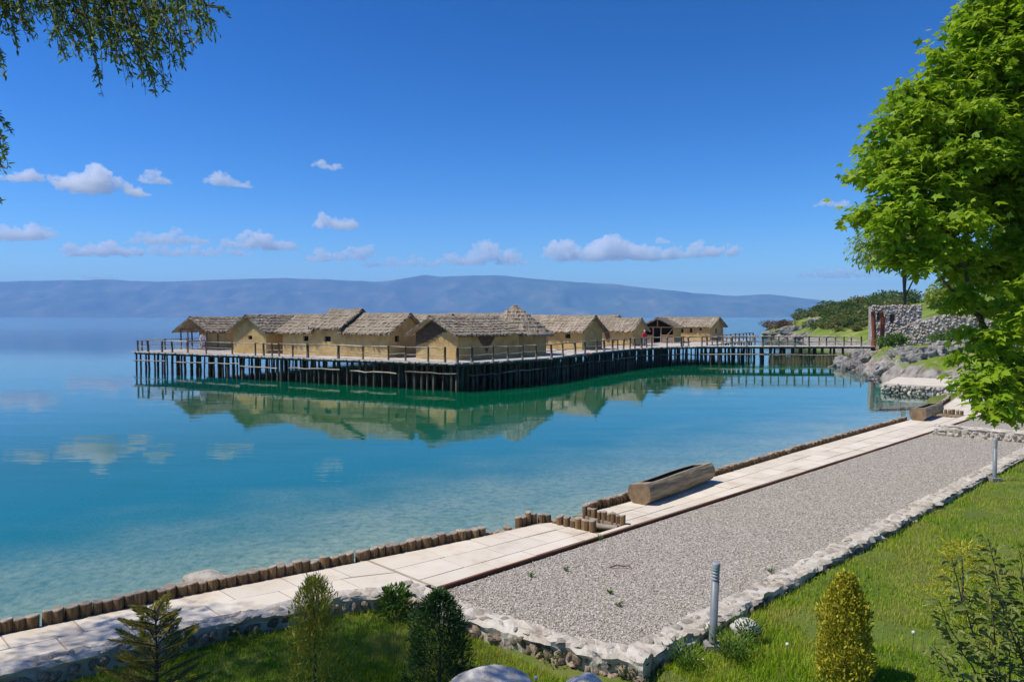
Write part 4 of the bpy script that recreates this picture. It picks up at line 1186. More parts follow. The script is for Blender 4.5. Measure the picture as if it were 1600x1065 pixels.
pil_px = [1096, 1111, 1125, 1141, 1155, 1171, 1189, 1204, 1221, 1237, 1250, 1266, 1286, 1298, 1318]
for i, px in enumerate(pil_px):
    X = (px - 800) / 1200 * A[1]
    for off in (0.12, bw - 0.12):
        piling((X + random.uniform(-.1, .1), A[1] + off), br, BO, 1.0, random.uniform(1.15, 1.7))
rail_log("brace", (21.0, 86.2, 0.80), (28.5, 86.2, 0.78), 0.07, M['railw'], br, BO)
rail_log("brace", (28.3, 86.15, 0.78), (37.2, 86.15, 0.70), 0.07, M['railw'], br, BO)
rail_log("brace", (22.0, 88.6, 0.80), (36.5, 88.6, 0.74), 0.06, M['pole'], br, BO)
bpx = [1068, 1076, 1097, 1121, 1144, 1167, 1192, 1217, 1242, 1265, 1292, 1319, 1346]
railing("pole_railing", [((px - 800) / 1200 * 86.4, 86.42) for px in bpx], 'straight pole railing on the lake facing side of the footbridge', rad=0.06)
railing("pole_railing", [(x, 86.3 + bw - 0.1) for x in np.arange(22.5, 40, 1.85)], 'straight pole railing on the headland side of the footbridge', rad=0.055)

# red gate posts at the landing
M['redwood'] = material("red_brown_gate_trunk", [(0.10, 0.025, 0.012), (0.22, 0.06, 0.03), (0.33, 0.11, 0.06)], scale=2.5, bump=0.7, stretch=(4, 4, 0.8))
gt = empty("gate_frame", (41.3, 86.6, 1.9), 0, label='two crooked red brown trunks forming a gate at the bridge landing', cat='gate')
for k, (x, y) in enumerate(((-0.55, 0.0), (0.55, 0.4))):
    b = MB(); b.tube([(x, y, -0.6), (x + .04, y, 0.4), (x + .10, y, 1.1), (x + .02 + .1 * k, y, 2.0), (x - .02 + .12 * k, y, 2.9), (x - .08, y, 3.7 - 0.1 * k)], [0.26, 0.25, 0.24, 0.24, 0.25, 0.22], 10, wob=0.07); b.build("trunk_post", M['redwood'], gt, smooth=True)
b = MB(); b.tube([(-0.7, 0, 3.72), (0.6, 0.4, 3.8)], 0.06, 7); b.build("lintel_pole", M['pole'], gt)

# ------------------------------------------------------------------ people
M['skin'] = material("skin", [(0.36, 0.20, 0.13), (0.44, 0.26, 0.18)], scale=5, bump=0, rough=0.6)
M['hair'] = material("dark_hair", [(0.02, 0.013, 0.009), (0.04, 0.025, 0.018)], scale=20, bump=0.2)
def skin_mesh(name, verts, edges, rad, mat, root=0, sub=2):
    me = bpy.data.meshes.new(name); me.from_pydata(verts, edges, []); me.update()
    o = bpy.data.objects.new(name, me); col.objects.link(o)
    sk = o.modifiers.new("skin", 'SKIN'); sk.use_smooth_shade = True
    for i, r in enumerate(rad):
        q = me.skin_vertices[0].data[i]; q.radius = (r, r) if not isinstance(r, tuple) else r; q.use_root = (i == root)
    ss_ = o.modifiers.new("sub", 'SUBSURF'); ss_.levels = sub; ss_.render_levels = sub
    dg = bpy.context.evaluated_depsgraph_get(); dg.update()
    m2 = bpy.data.meshes.new_from_object(o.evaluated_get(dg)); m2.materials.clear(); m2.materials.append(mat)
    m2.polygons.foreach_set("use_smooth", [True] * len(m2.polygons))
    bpy.data.objects.remove(o); m2.name = name
    return m2
def person(loc, rz, label, shirt, trouser, hat=None, arm=0.0):
    t = empty("person", loc, rz, label=label, cat='person', group='visitors on the platform')
    # front is local -y
    V_ = [(0, 0, .95), (0, 0, 1.15), (0, 0, 1.38), (0, 0, 1.50), (0, -.01, 1.58), (0, -.02, 1.68), (0, -.015, 1.74),
          (.18, 0, 1.42), (.23, .01, 1.14), (.22, -.14 - arm, .95 + arm), (.18, -.24 - arm, .92 + 1.2 * arm),
          (-.18, 0, 1.42), (-.24, .01, 1.14), (-.22, -.10, .92), (-.2, -.16, .86),
          (.09, 0, .9), (.11, -.02, .50), (.11, .02, .09), (.12, -.12, .04),
          (-.09, 0, .9), (-.11, .03, .50), (-.12, .08, .09), (-.13, -.06, .04)]
    Ed = [(0, 1), (1, 2), (2, 3), (3, 4), (4, 5), (5, 6), (2, 7), (7, 8), (8, 9), (9, 10), (2, 11), (11, 12), (12, 13), (13, 14), (0, 15), (15, 16), (16, 17), (17, 18), (0, 19), (19, 20), (20, 21), (21, 22)]
    Rd = [.13, .125, .13, .06, .075, .095, .07, .065, .05, .038, .035, .065, .05, .038, .035, .09, .06, .045, .04, .09, .06, .045, .04]
    body = bpy.data.objects.new("body", skin_mesh("body", V_, Ed, Rd, M['skin'])); col.objects.link(body); body.parent = t
    vi = [0, 1, 2, 3, 7, 8, 9, 11, 12, 13]; mp_ = {a: i for i, a in enumerate(vi)}
    e2 = [(mp_[a], mp_[c]) for a, c in Ed if a in mp_ and c in mp_]
    sh = bpy.data.objects.new("shirt", skin_mesh("shirt", [V_[i] for i in vi], e2, [Rd[i] + (.028 if i not in (3,) else 0.02) for i in vi], shirt)); col.objects.link(sh); sh.parent = t
    vi = [0, 15, 16, 17, 19, 20, 21]; mp_ = {a: i for i, a in enumerate(vi)}
    e2 = [(mp_[a], mp_[c]) for a, c in Ed if a in mp_ and c in mp_]
    tr = bpy.data.objects.new("trousers", skin_mesh("trousers", [V_[i] for i in vi], e2, [Rd[i] + .024 for i in vi], trouser)); col.objects.link(tr); tr.parent = t
    v, f = ICO2; hv = v * np.array((.105, .115, .09)) + np.array((0, .012, 1.725)); hv[:, 2] = np.maximum(hv[:, 2], 1.69 - 0.06 * (hv[:, 1] > 0))
    mk("cap" if hat else "hair", hv, f, hat or M['hair'], t, True)
    if hat:
        b = MB().box((0, -.13, 1.705), (.13, .10, .015)); b.build("cap_peak", hat, t)
    return t
M['red'] = material("red_jacket", [(0.42, 0.015, 0.02), (0.55, 0.03, 0.03)], scale=6, bump=0.3)
M['greycloth'] = material("grey_trousers", [(0.16, 0.18, 0.21), (0.24, 0.26, 0.30)], scale=6, bump=0.3)
M['whitecloth'] = material("white_pink_shirt", [(0.62, 0.45, 0.45), (0.70, 0.68, 0.70)], scale=9, bump=0.3)
M['bluecloth'] = material("blue_white_print", [(0.05, 0.08, 0.22), (0.10, 0.12, 0.28), (0.60, 0.60, 0.66)], scale=9, bump=0.2, detail=1, pos=(0.4, 0.58))
M['capw'] = material("pale_cap", [(0.55, 0.58, 0.60), (0.65, 0.67, 0.68)], scale=9, bump=0.1)
person((14.85, 86.0, DZ + 0.02), 0.3, 'person in a red jacket and pale cap standing by the timber framed hut', M['red'], M['greycloth'], M['capw'], 0.05)
person((-30.45, 75.6, DZ + 0.02), 0.5, 'person in a white and pink top standing at the open porch', M['whitecloth'], M['bluecloth'], None, 0.08)

# ================================================================== rocky shore and headland
shore = np.array([(24.5, 44.5), (27.5, 48.5), (31, 54), (30.2, 58), (30.4, 62), (33.3, 71), (35.2, 77.5), (38.2, 83), (41, 90), (50, 106), (55.5, 133), (60, 158), (66, 182), (68.5, 212), (78, 236), (118, 262), (200, 275)], float)
cl = pl_len(shore); m = 150
tt = np.concatenate([np.linspace(0, cl[9], 90), np.linspace(cl[9], cl[-1], 61)[1:]]); m = len(tt)
SX = np.interp(tt, cl, shore[:, 0]); SY = np.interp(tt, cl, shore[:, 1])
SX = SX + 0.9 * fbm(tt * 0.35, 0.5, 0, 3, 3); SY = SY + 0.6 * fbm(tt * 0.35, 9.5, 0, 3, 4)
us = np.array([-4, -2, -0.8, -0.2, 0.2, 0.6, 1.0, 1.5, 2.1, 2.8, 3.6, 4.5, 5.6, 7, 8.8, 11, 14, 18, 23, 30, 40, 55, 80, 120])
UU, TT = np.meshgrid(us, np.arange(m), indexing='xy')
PX = SX[:, None] + us[None, :] * 0.985; PY = SY[:, None] + us[None, :] * 0.12
near = np.interp(us, [-4, -0.8, 0.2, 1.0, 2.8, 5.6, 11, 18, 30, 55, 120], [-1.6, -0.5, 0.05, 0.75, 1.45, 1.75, 2.2, 3.0, 4.6, 8, 12])
far = np.interp(us, [-4, -0.8, 0.2, 1.0, 2.8, 5.6, 11, 18, 30, 55, 120], [-1.6, -0.5, 0.15, 0.9, 1.7, 2.6, 4.2, 6.0, 8.2, 10.5, 12])
kf = np.clip((SY - 88) / 40, 0, 1)[:, None]
PZ = near[None] * (1 - kf) + far[None] * kf
ramp_ = np.clip((tt - 2) / 7, 0, 1)[:, None]; PZ = PZ * ramp_ - 0.25 * (1 - ramp_)
rockf = ramp_ * np.clip(1 - (us - 0.2) / 9, 0.0, 1)[None] * (us > -0.5)[None]
PZ = PZ + rockf * (0.75 * np.abs(fbm(PX * 1.3, PY * 1.3, 0, 4, 6)) * 2 - 0.15) + 0.25 * fbm(PX * 0.25, PY * 0.25, 0, 3, 7) * (us > 0)[None]
M['shore'] = bpy.data.materials.new("limestone_and_turf"); M['shore'].use_nodes = True
nt = M['shore'].node_tree; n = nt.nodes; l = nt.links; bs = n['Principled BSDF']; bs.inputs['Roughness'].default_value = 0.9; bs.inputs['Specular IOR Level'].default_value = 0.15
g = n.new('ShaderNodeNewGeometry')
def nz_(scale, det=6):
    q = n.new('ShaderNodeTexNoise'); q.inputs['Scale'].default_value = scale; q.inputs['Detail'].default_value = det; l.new(g.outputs['Position'], q.inputs['Vector']); return q
def rmp(src, stops):
    r_ = n.new('ShaderNodeValToRGB'); e = r_.color_ramp.elements
    for i, (p, c) in enumerate(stops):
        el = e[i] if i < 2 else e.new(p); el.position = p; el.color = (*c, 1)
    l.new(src, r_.inputs[0]); return r_
rk = rmp(nz_(1.6, 9).outputs[0], [(0.3, (0.10, 0.075, 0.055)), (0.5, (0.27, 0.24, 0.20)), (0.7, (0.40, 0.37, 0.33))])
tf_ = rmp(nz_(0.35, 7).outputs[0], [(0.3, (0.10, 0.15, 0.02)), (0.55, (0.18, 0.24, 0.03)), (0.75, (0.32, 0.30, 0.10))])
sz_ = n.new('ShaderNodeSeparateXYZ'); l.new(g.outputs['Position'], sz_.inputs[0])
sep = n.new('ShaderNodeSeparateXYZ'); l.new(g.outputs['Normal'], sep.inputs[0])
a1 = n.new('ShaderNodeMath'); a1.operation = 'MULTIPLY_ADD'; a1.inputs[1].default_value = 0.34; l.new(sz_.outputs['Z'], a1.inputs[0])
a2 = n.new('ShaderNodeMath'); a2.operation = 'MULTIPLY_ADD'; a2.inputs[1].default_value = 1.3; l.new(nz_(0.5, 5).outputs[0], a2.inputs[0]); a2.inputs[2].default_value = -1.12
a3 = n.new('ShaderNodeMath'); a3.operation = 'MULTIPLY_ADD'; a3.inputs[1].default_value = 0.6; l.new(sep.outputs['Z'], a3.inputs[0]); l.new(a2.outputs[0], a3.inputs[2])
l.new(a3.outputs[0], a1.inputs[2])
mrr = n.new('ShaderNodeMapRange'); mrr.inputs['From Min'].default_value = 0.35; mrr.inputs['From Max'].default_value = 0.6; l.new(a1.outputs[0], mrr.inputs[0])
mixc = n.new('ShaderNodeMix'); mixc.data_type = 'RGBA'; l.new(mrr.outputs[0], mixc.inputs[0]); l.new(rk.outputs[0], mixc.inputs[6]); l.new(tf_.outputs[0], mixc.inputs[7])
l.new(mixc.outputs[2], bs.inputs['Base Color'])
bpn = n.new('ShaderNodeBump'); bpn.inputs['Strength'].default_value = 1.0; bpn.inputs['Distance'].default_value = 0.25; l.new(nz_(2.2, 8).outputs[0], bpn.inputs['Height']); l.new(bpn.outputs[0], bs.inputs['Normal'])
b = MB(); b.grid(np.stack([PX, PY, PZ], 2).transpose(0, 1, 2)[:, ::-1]); b.build("rocky_shore_terrain", M['shore'], smooth=True, kind='structure')
def shore_z(x, y):
    i = int(np.argmin((PX - x).ravel() ** 2 + (PY - y).ravel() ** 2)); return float(PZ.ravel()[i])

M['lime'] = material("pitted_grey_limestone", [(0.09, 0.07, 0.055), (0.25, 0.23, 0.20), (0.40, 0.375, 0.34)], scale=1.6, bump=1.0, bscale=4, bdist=0.15, rnd=0.15)
rocks = [(33.6, 76.5, 1.5, 1.0, 1.0, 'pitted grey rock at the water under the bridge landing'), (35.6, 77.8, 1.3, 1.0, 1.3, 'tall pitted rock under the bridge landing beside the reeds'),
         (32.6, 73.2, 1.0, 0.8, 0.7, 'low brown rock at the water below the landing'), (29.0, 62.0, 0.55, 0.4, 0.28, 'lone small rock standing in the lake off the shore'),
         (31.8, 65.5, 1.6, 1.4, 1.3, 'big grey limestone outcrop at the water before the gate'), (33.8, 63.0, 2.0, 1.3, 1.4, 'broad grey limestone outcrop behind the stone jetty'),
         (37.0, 63.5, 2.2, 1.4, 1.5, 'long grey limestone outcrop on the bank behind the jetty'), (40.5, 64.0, 2.0, 1.3, 1.3, 'grey limestone outcrop partly behind the maple leaves'),
         (36.5, 70.5, 1.7, 1.2, 1.2, 'grey outcrop on the grassy bank below the gate'), (39.8, 71.5, 1.6, 1.1, 1.1, 'grey outcrop on the bank below the rubble wall'),
         (67.5, 197, 3.0, 2.0, 1.3, 'pale rock at the tip of the headland'), (68.5, 186, 3.2, 2.0, 1.5, 'pale rock on the headland waterline behind the bridge'), (72, 182, 3.0, 2.0, 1.8, 'pale rock on the headland shore nearer the landing'), (63.5, 165, 2.6, 1.8, 1.4, 'pale rock in the bay behind the footbridge')]
for i, (x, y, sx, sy, sz, lab) in enumerate(rocks):
    z = 0.0 if i in (3,) else max(0.0, shore_z(x, y) - 0.35 * sz)
    boulder("shore_rock", x, y, z, sx, sy, sz, 40 + i, lab, M['lime'], ICO5, cat='rock', group='limestone rocks on the shore', rough=0.42, freq=2.3, oct_=5)

# stone ruin and rubble wall above the landing
M['rubble'] = material("grey_pink_rubble", [(0.24, 0.17, 0.12), (0.45, 0.38, 0.32), (0.58, 0.53, 0.47)], scale=2.2, bump=0.8, bscale=5, bdist=0.1, coords='World')
def rubble_wall(name, p0, p1, prof, th, label, holes=(), zb=1.5, ss=0.22):
    p0 = np.array(p0, float); p1 = np.array(p1, float); L = np.linalg.norm(p1 - p0); t_ = (p1 - p0) / L; nn = np.array((t_[1], -t_[0]))
    t = empty(name, (p0[0], p0[1], zb), 0, label=label, cat='stone wall')
    xs_ = np.linspace(0, L, 24); zt = np.interp(xs_, [q[0] for q in prof], [q[1] for q in prof]) + 0.12 * fbm(xs_ * 1.3, 0, 0, 3, 2)
    P = np.zeros((24, 4, 3))
    for j, (o, k) in enumerate(((0, 0), (0, 1), (th, 1), (th, 0))):
        q = xs_[:, None] * t_ - nn * o; P[:, j, 0] = q[:, 0]; P[:, j, 1] = q[:, 1]; P[:, j, 2] = np.where(k, zt - zb, -0.8)
    b = MB(); b.grid(P)
    for e in (0, 23): b.add(P[e], [(0, 1, 2, 3)])
    b.build("wall_core", M['rubble'], t)
    n_ = int(L * (zt.mean() - zb) / (ss * ss) * 1.1); x = rng.uniform(0, L, n_); top = np.interp(x, xs_, zt) - zb; z = rng.uniform(0, 1, n_) * top
    ok = np.ones(n_, bool)
    for (a, c, za, zc) in holes: ok &= ~((x > a) & (x < c) & (z > za) & (z < zc))
    x, z = x[ok], z[ok]; q = x[:, None] * t_ + nn * rng.uniform(-0.02, 0.05, len(x))[:, None]
    v, f = scatter(*rock_verts(ICO1, 3, 0.1), np.stack([q[:, 0], q[:, 1], z], 1), rot_random(len(x)), rng.uniform(0.5, 0.85, (len(x), 1)) * ss * rng.uniform(0.8, 1.2, (len(x), 3)))
    tris_mesh("rubble_stones", v, f, M['rubble'], t, kind='stuff')
    for (a, c, za, zc) in holes:
        b = MB(); A_ = a * t_ + nn * 0.03; C_ = c * t_ + nn * 0.03
        b.add([(*A_, za), (*C_, za), (*C_, zc), (*A_, zc)], [(0, 1, 2, 3)]); b.build("window_shade_patch", M['dark'], t)  # flat black patches on the wall, window shade painted in
    return t
rubble_wall("stone_building", (42.4, 90.5), (47.4, 88.9), [(0, 6.3), (5.2, 6.35)], 3.0, 'grey stone building wall with two small windows behind the red gate trunks', holes=((0.55, 0.85, 2.6, 3.6), (1.9, 2.4, 2.3, 3.3)), zb=2.0)
rubble_wall("rubble_wall", (42.8, 87.0), (53.5, 82.5), [(0, 3.0), (2, 4.2), (4, 5.0), (7, 5.4), (9, 5.1), (11.6, 3.4)], 0.8, 'broken dry stone wall on the bank beside the red gate trunks', zb=1.8, ss=0.26)

# ------------------------------------------------------------------ foliage helpers
M['bark'] = material("grey_brown_bark", [(0.05, 0.035, 0.025), (0.12, 0.085, 0.06), (0.19, 0.15, 0.11)], scale=3, bump=0.8, stretch=(5, 5, 0.9), bdist=0.03)
M['maple'] = leaf_material("maple_leaf", (0.18, 0.34, 0.008), (0.42, 0.55, 0.03), 0.5, 0.5, 0.8)
M['willow'] = leaf_material("willow_leaf", (0.06, 0.11, 0.015), (0.20, 0.28, 0.035), 0.48)
M['yelwillow'] = leaf_material("yellow_green_leaf", (0.17, 0.25, 0.02), (0.36, 0.43, 0.05), 0.45, 0.6, 0.3)
M['bushg'] = leaf_material("green_bush_leaf", (0.05, 0.09, 0.015), (0.15, 0.21, 0.04), 0.3, 0.6, 0.5)
M['busho'] = leaf_material("olive_bush_leaf", (0.11, 0.13, 0.025), (0.25, 0.24, 0.07), 0.3, 0.6, 0.5)
M['bushr'] = leaf_material("reddish_bush_leaf", (0.10, 0.06, 0.03), (0.25, 0.15, 0.08), 0.25, 0.6, 0.5)
M['thuja'] = leaf_material("golden_thuja_spray", (0.27, 0.26, 0.01), (0.60, 0.54, 0.05), 0.3, 0.6, 3)
M['juniper'] = leaf_material("yellow_green_juniper_spray", (0.20, 0.21, 0.015), (0.50, 0.46, 0.06), 0.35, 0.6, 3)
M['darkbush'] = leaf_material("dark_conifer_needle", (0.025, 0.065, 0.012), (0.07, 0.14, 0.03), 0.25, 0.6, 3)
M['sapling'] = leaf_material("rusty_green_needle", (0.20, 0.17, 0.015), (0.44, 0.38, 0.05), 0.35, 0.6, 3)
M['weed'] = leaf_material("fresh_weed_leaf", (0.05, 0.11, 0.015), (0.14, 0.24, 0.03), 0.35, 0.6, 3)
M['shrub'] = leaf_material("folded_shrub_leaf", (0.11, 0.16, 0.03), (0.28, 0.32, 0.08), 0.4, 0.45, 3)

LANCE_V = np.array([(0, 0, 0), (-.5, .35, .06), (.5, .35, .06), (-.38, .7, .04), (.38, .7, .04), (0, 1, -.05)], float)
LANCE_F = np.array([(0, 2, 1), (1, 2, 4), (1, 4, 3), (3, 4, 5)])
def lance(w, l_): return LANCE_V * np.array((w, l_, l_ * 0.6)), LANCE_F
def palm():
    pts = [(0, 0)]
    for a, r in ((-118, .42), (-92, .26), (-62, .80), (-38, .40), (-20, .62), (0, 1.0), (20, .62), (38, .40), (62, .80), (92, .26), (118, .42)):
        pts.append((r * math.sin(math.radians(a)), 0.18 + r * math.cos(math.radians(a)) * 0.86))
    v = np.array([(x, y, -0.22 * (x * x) - 0.16 * max(0, y - 0.3) ** 2) for x, y in pts]); v[0] = (0, 0, 0.0)
    f = np.array([(0, i + 1, i) for i in range(1, len(pts) - 1)])
    return v * np.array((0.6, 0.6, 0.6)), f
PALM = palm()
def look_rot(dirs, up_jit=0.6):
    """rotation matrices whose y axis follows dirs and z axis is near up"""
    d = dirs / (np.linalg.norm(dirs, axis=1)[:, None] + 1e-9)
    up = np.array((0, 0, 1.0)) + rng.normal(0, up_jit, d.shape)
    x = np.cross(d, up); x /= (np.linalg.norm(x, axis=1)[:, None] + 1e-9); z = np.cross(x, d)
    return np.stack([x, d, z], 2)
def blob_points(n_, c, r, hollow=0.45):
    d = rng.normal(size=(n_, 3)); d /= np.linalg.norm(d, axis=1)[:, None]
    k = (hollow ** 3 + (1 - hollow ** 3) * rng.random(n_)) ** (1 / 3.0)
    return np.asarray(c) + d * k[:, None] * np.asarray(r), d
def limb(pts, r0, r1, n_=8, wig=0.0):
    pts = np.array(pts, float); m_ = len(pts); t_ = np.linspace(0, 1, (m_ - 1) * 4 + 1)
    q = np.stack([np.interp(t_ * (m_ - 1), np.arange(m_), pts[:, k]) for k in range(3)], 1)
    q[1:-1] = (q[:-2] + 2 * q[1:-1] + q[2:]) / 4
    if wig: q[1:-1] += rng.normal(0, wig, q[1:-1].shape)
    b = MB(); b.tube(q, r0 + (r1 - r0) * t_ ** 0.8, n_, wob=0.05); return b

# ------------------------------------------------------------------ the maple
TY = 15.0
def mp3(px, py, Y=TY): return np.array(((px - 800) / 1200 * Y, Y, 5 - (py - 495) / 1200 * Y))
maple = empty("maple_tree", (11.9, 15.6, 0.35), 0, label='large bright green maple leaning over the gravel and the path', cat='tree')
MO = np.array((11.9, 15.6, 0.35))
fork = np.array((11.7, 15.4, 2.2))
limb([MO + (0, 0, -0.3), MO + (-0.05, -0.05, 0.9), fork], 0.24, 0.19, 12, 0.01).build("trunk", M['bark'], maple, True).location = -MO
limbs = [
    [fork, mp3(1660, 660, 14.8), mp3(1600, 607, 14.5), mp3(1553, 540, 14.4), mp3(1528, 493, 14.4), mp3(1512, 437, 14.4), mp3(1485, 375, 14.4), mp3(1458, 335, 14.5), mp3(1438, 290, 14.6), mp3(1408, 215, 14.8)],
    [fork, mp3(1710, 520, 15.6), mp3(1660, 430, 15.9), mp3(1590, 340, 16), mp3(1550, 230, 16), mp3(1520, 120, 16)],
    [fork, mp3(1720, 480, 15), mp3(1700, 300, 15), mp3(1650, 150, 15), mp3(1620, 20, 15)],
    [fork, mp3(1760, 480, 16.5), mp3(1790, 300, 17), mp3(1800, 100, 17)],
    [fork, mp3(1640, 560, 15.8), mp3(1560, 470, 16.2), mp3(1500, 410, 16.6), mp3(1440, 380, 17)],
    [mp3(1600, 607, 14.5), mp3(1575, 600, 13.8), mp3(1555, 615, 13.4), mp3(1545, 640, 13.2)],
    [mp3(1528, 493, 14.4), mp3(1500, 470, 14.2), mp3(1475, 440, 14.0), mp3(1450, 415, 13.9)],
]
for i, L_ in enumerate(limbs):
    limb(L_, 0.085 if i < 4 else 0.045, 0.015, 9, 0.012).build("branch", M['bark'], maple, True).location = -MO
clumps = [(1560, 60, 70, 15), (1500, 125, 58, 15), (1440, 185, 58, 15), (1400, 240, 52, 15), (1380, 300, 42, 14.5), (1350, 330, 18, 14.5), (1430, 300, 58, 14.6), (1490, 230, 68, 14.6), (1560, 170, 78, 15),
          (1620, 100, 90, 15), (1470, 350, 55, 14.2), (1415, 375, 36, 14.2), (1530, 315, 62, 15.5), (1600, 280, 75, 15), (1440, 412, 24, 14), (1500, 400, 36, 14.6), (1560, 410, 50, 15.8), (1615, 400, 65, 15),
          (1540, 520, 26, 14), (1595, 500, 50, 15), (1550, 580, 27, 13.6), (1605, 585, 42, 14), (1542, 618, 22, 13.4), (1572, 642, 17, 13.3), (1524, 602, 14, 13.5), (1518, 465, 26, 14), (1530, 20, 40, 15.2), (1600, 15, 70, 15.2),
          (1660, 200, 100, 15.5), (1690, 350, 100, 16), (1680, 500, 85, 15.5), (1650, 610, 45, 14.2), (1700, 40, 110, 15.5), (1790, 150, 130, 16.5), (1800, 340, 140, 17), (1760, 520, 100, 17), (1640, 330, 90, 18), (1560, 260, 90, 18), (1720, 160, 120, 18.5), (1600, 440, 60, 17.5),
          (1362, 250, 14, 14.8), (1352, 275, 15, 14.8), (1385, 205, 16, 15), (1425, 150, 16, 15), (1468, 95, 18, 15), (1510, 45, 20, 15), (1640, 470, 50, 13.4), (1585, 640, 12, 13.2), (1522, 560, 16, 13.8), (1405, 345, 30, 14)]
pos = []; drs = []
for (px, py, r, Y) in clumps:
    c = mp3(px, py, Y); R_ = r / 1200 * Y; R_ *= 1.12; nl = max(26, int((2600 if px < 1665 else 900) * R_ * R_))
    nsub = max(4, int(R_ * R_ * 26))                        # little umbrella sprays inside a clump
    sub, sd = blob_points(nsub, c, (R_ * 0.88, R_ * 0.88, R_ * 0.8), 0.5)
    k = rng.integers(0, nsub, nl)
    off = rng.normal(0, 1, (nl, 3)) * np.array((0.18, 0.18, 0.12)) * max(0.8, R_ ** 0.4)
    pos.append(sub[k] + off); drs.append(np.stack([off[:, 0], off[:, 1], -0.05 - 0.10 * rng.random(nl)], 1) + rng.normal(0, 0.05, (nl, 3)))
pos = np.concatenate(pos); drs = np.concatenate(drs)
# keep clear of the camera's own place
scl = rng.uniform(0.16, 0.30, len(pos)); rot = look_rot(drs, 0.55)
# the 280 leaves that show largest are objects of their own
size = scl / pos[:, 1]; vis = (np.abs(pos[:, 0] / pos[:, 1]) < 0.66)
order = np.argsort(-(size * vis)); big = order[:280]; rest = np.setdiff1d(np.arange(len(pos)), big)
LEAFM = mesh_of("leaf", *PALM, M['maple'])
for i in big:
    o = inst("leaf", LEAFM, maple); o.matrix_local = Matrix.Translation(Vector(pos[i] - MO)) @ Matrix(rot[i].tolist()).to_4x4() @ Matrix.Scale(scl[i] * 1.15, 4)
v, f = scatter(*PALM, pos[rest] - MO, rot[rest], scl[rest] * 1.0)
tris_mesh("foliage", v, f, M['maple'], maple, kind='stuff')

# ------------------------------------------------------------------ the willow over the near bank
willow = empty("willow_tree", (-11.5, 6.0, 1.2), 0, label='willow whose thin leafy twigs hang into the sky', cat='tree')
WO = np.array((-11.5, 6.0, 1.2))
wf = np.array((-11.2, 6.4, 5.5))
limb([WO + (0, 0, -0.6), WO + (0.1, 0.1, 2), wf], 0.34, 0.25, 12, 0.01).build("trunk", M['bark'], willow, True).location = -WO
def wp(px, py, Y=8.0): return np.array(((px - 800) / 1200 * Y, Y, 5 - (py - 495) / 1200 * Y))
hubs = [wp(40, -130), wp(130, -110), wp(220, -100), wp(300, -90), wp(-40, -60)]
for hb in hubs + [np.array((-9, 8.6, 11.5)), np.array((-12, 9, 12))]:
    limb([wf, (wf + hb) / 2 + np.array((0, 0, 1.2)), hb], 0.13, 0.03, 8, 0.03).build("branch", M['bark'], willow, True).location = -WO
env_x = [-60, 0, 20, 45, 62, 85, 105, 135, 150, 163, 175, 190, 210, 230, 262, 285, 300, 320, 345]
env_y = [130, 55, 60, 92, 30, 60, 98, 95, 80, 158, 95, 110, 135, 150, 145, 118, 85, 70, 56]
tw = MB(); lp_ = []; ld_ = []
def twig(a, c, Y, leaves, sag=0.2):
    a3 = wp(a[0], a[1], Y); c3 = wp(c[0], c[1], Y + rng.uniform(-0.3, 0.3)); t_ = np.linspace(0, 1, 9)
    q = a3 + (c3 - a3) * t_[:, None]; q[:, 0] += (c3[0] - a3[0]) * (t_ ** 0.6 - t_) * 0.8; q[:, 2] += sag * np.sin(t_ * math.pi) * abs(c3[0] - a3[0])
    q[1:] += np.cumsum(rng.normal(0, 0.006, (8, 3)), 0)
    tw.tube(q, np.linspace(0.008, 0.002, 9), 5, cap=False)
    L_ = np.linalg.norm(c3 - a3); nl = int(L_ / 0.016 * leaves)
    ts = rng.uniform(0.08, 1.0, nl); p = np.stack([np.interp(ts, t_, q[:, k]) for k in range(3)], 1)
    tg = nrm(c3 - a3); d = tg * 0.75 + rng.normal(0, 0.55, (nl, 3)); lp_.append(p); ld_.append(d)
    return q
for k in range(150):
    px = rng.uniform(-70, 345); ty = np.interp(px, env_x, env_y) * (1.0 if k % 3 == 0 else rng.uniform(0.25, 0.95))
    sx0 = px - rng.uniform(10, 90) ; sy0 = ty - rng.uniform(90, 200)
    q = twig((sx0, sy0), (px, ty), rng.uniform(7.3, 8.8), rng.uniform(0.5, 1.0))
    for r_ in range(2):
        i = rng.integers(2, 7); a = q[i]; ax = 800 + a[0] / a[1] * 1200; ay = 495 - (a[2] - 5) / a[1] * 1200
        ey = min(ay + rng.uniform(15, 45), np.interp(ax, env_x, env_y) + 4); twig((ax, ay), (ax + rng.uniform(-10, 40), max(ey, ay + 6)), a[1], 1.0)
for (a, c) in (((-25, 165), (12, 222)), ((-20, 175), (30, 214)), ((-25, 190), (18, 240)), ((-20, 225), (14, 262)), ((-18, 240), (10, 272)), ((-20, 285), (6, 318)), ((-15, 60), (10, 116)), ((-20, 50), (6, 105))):
    twig(a, c, 7.6, 1.3); twig(a, (c[0] - 8, c[1] - 8), 7.7, 1.3)
tw.build("twigs", M['bark'], willow, kind='stuff').location = -WO
lp_ = np.concatenate(lp_); ld_ = np.concatenate(ld_)
v, f = scatter(*lance(0.019, 0.066), lp_ - WO, look_rot(ld_, 0.8), rng.uniform(0.6, 1.25, len(lp_)))
tris_mesh("hanging_leaves", v, f, M['willow'], willow, kind='stuff')
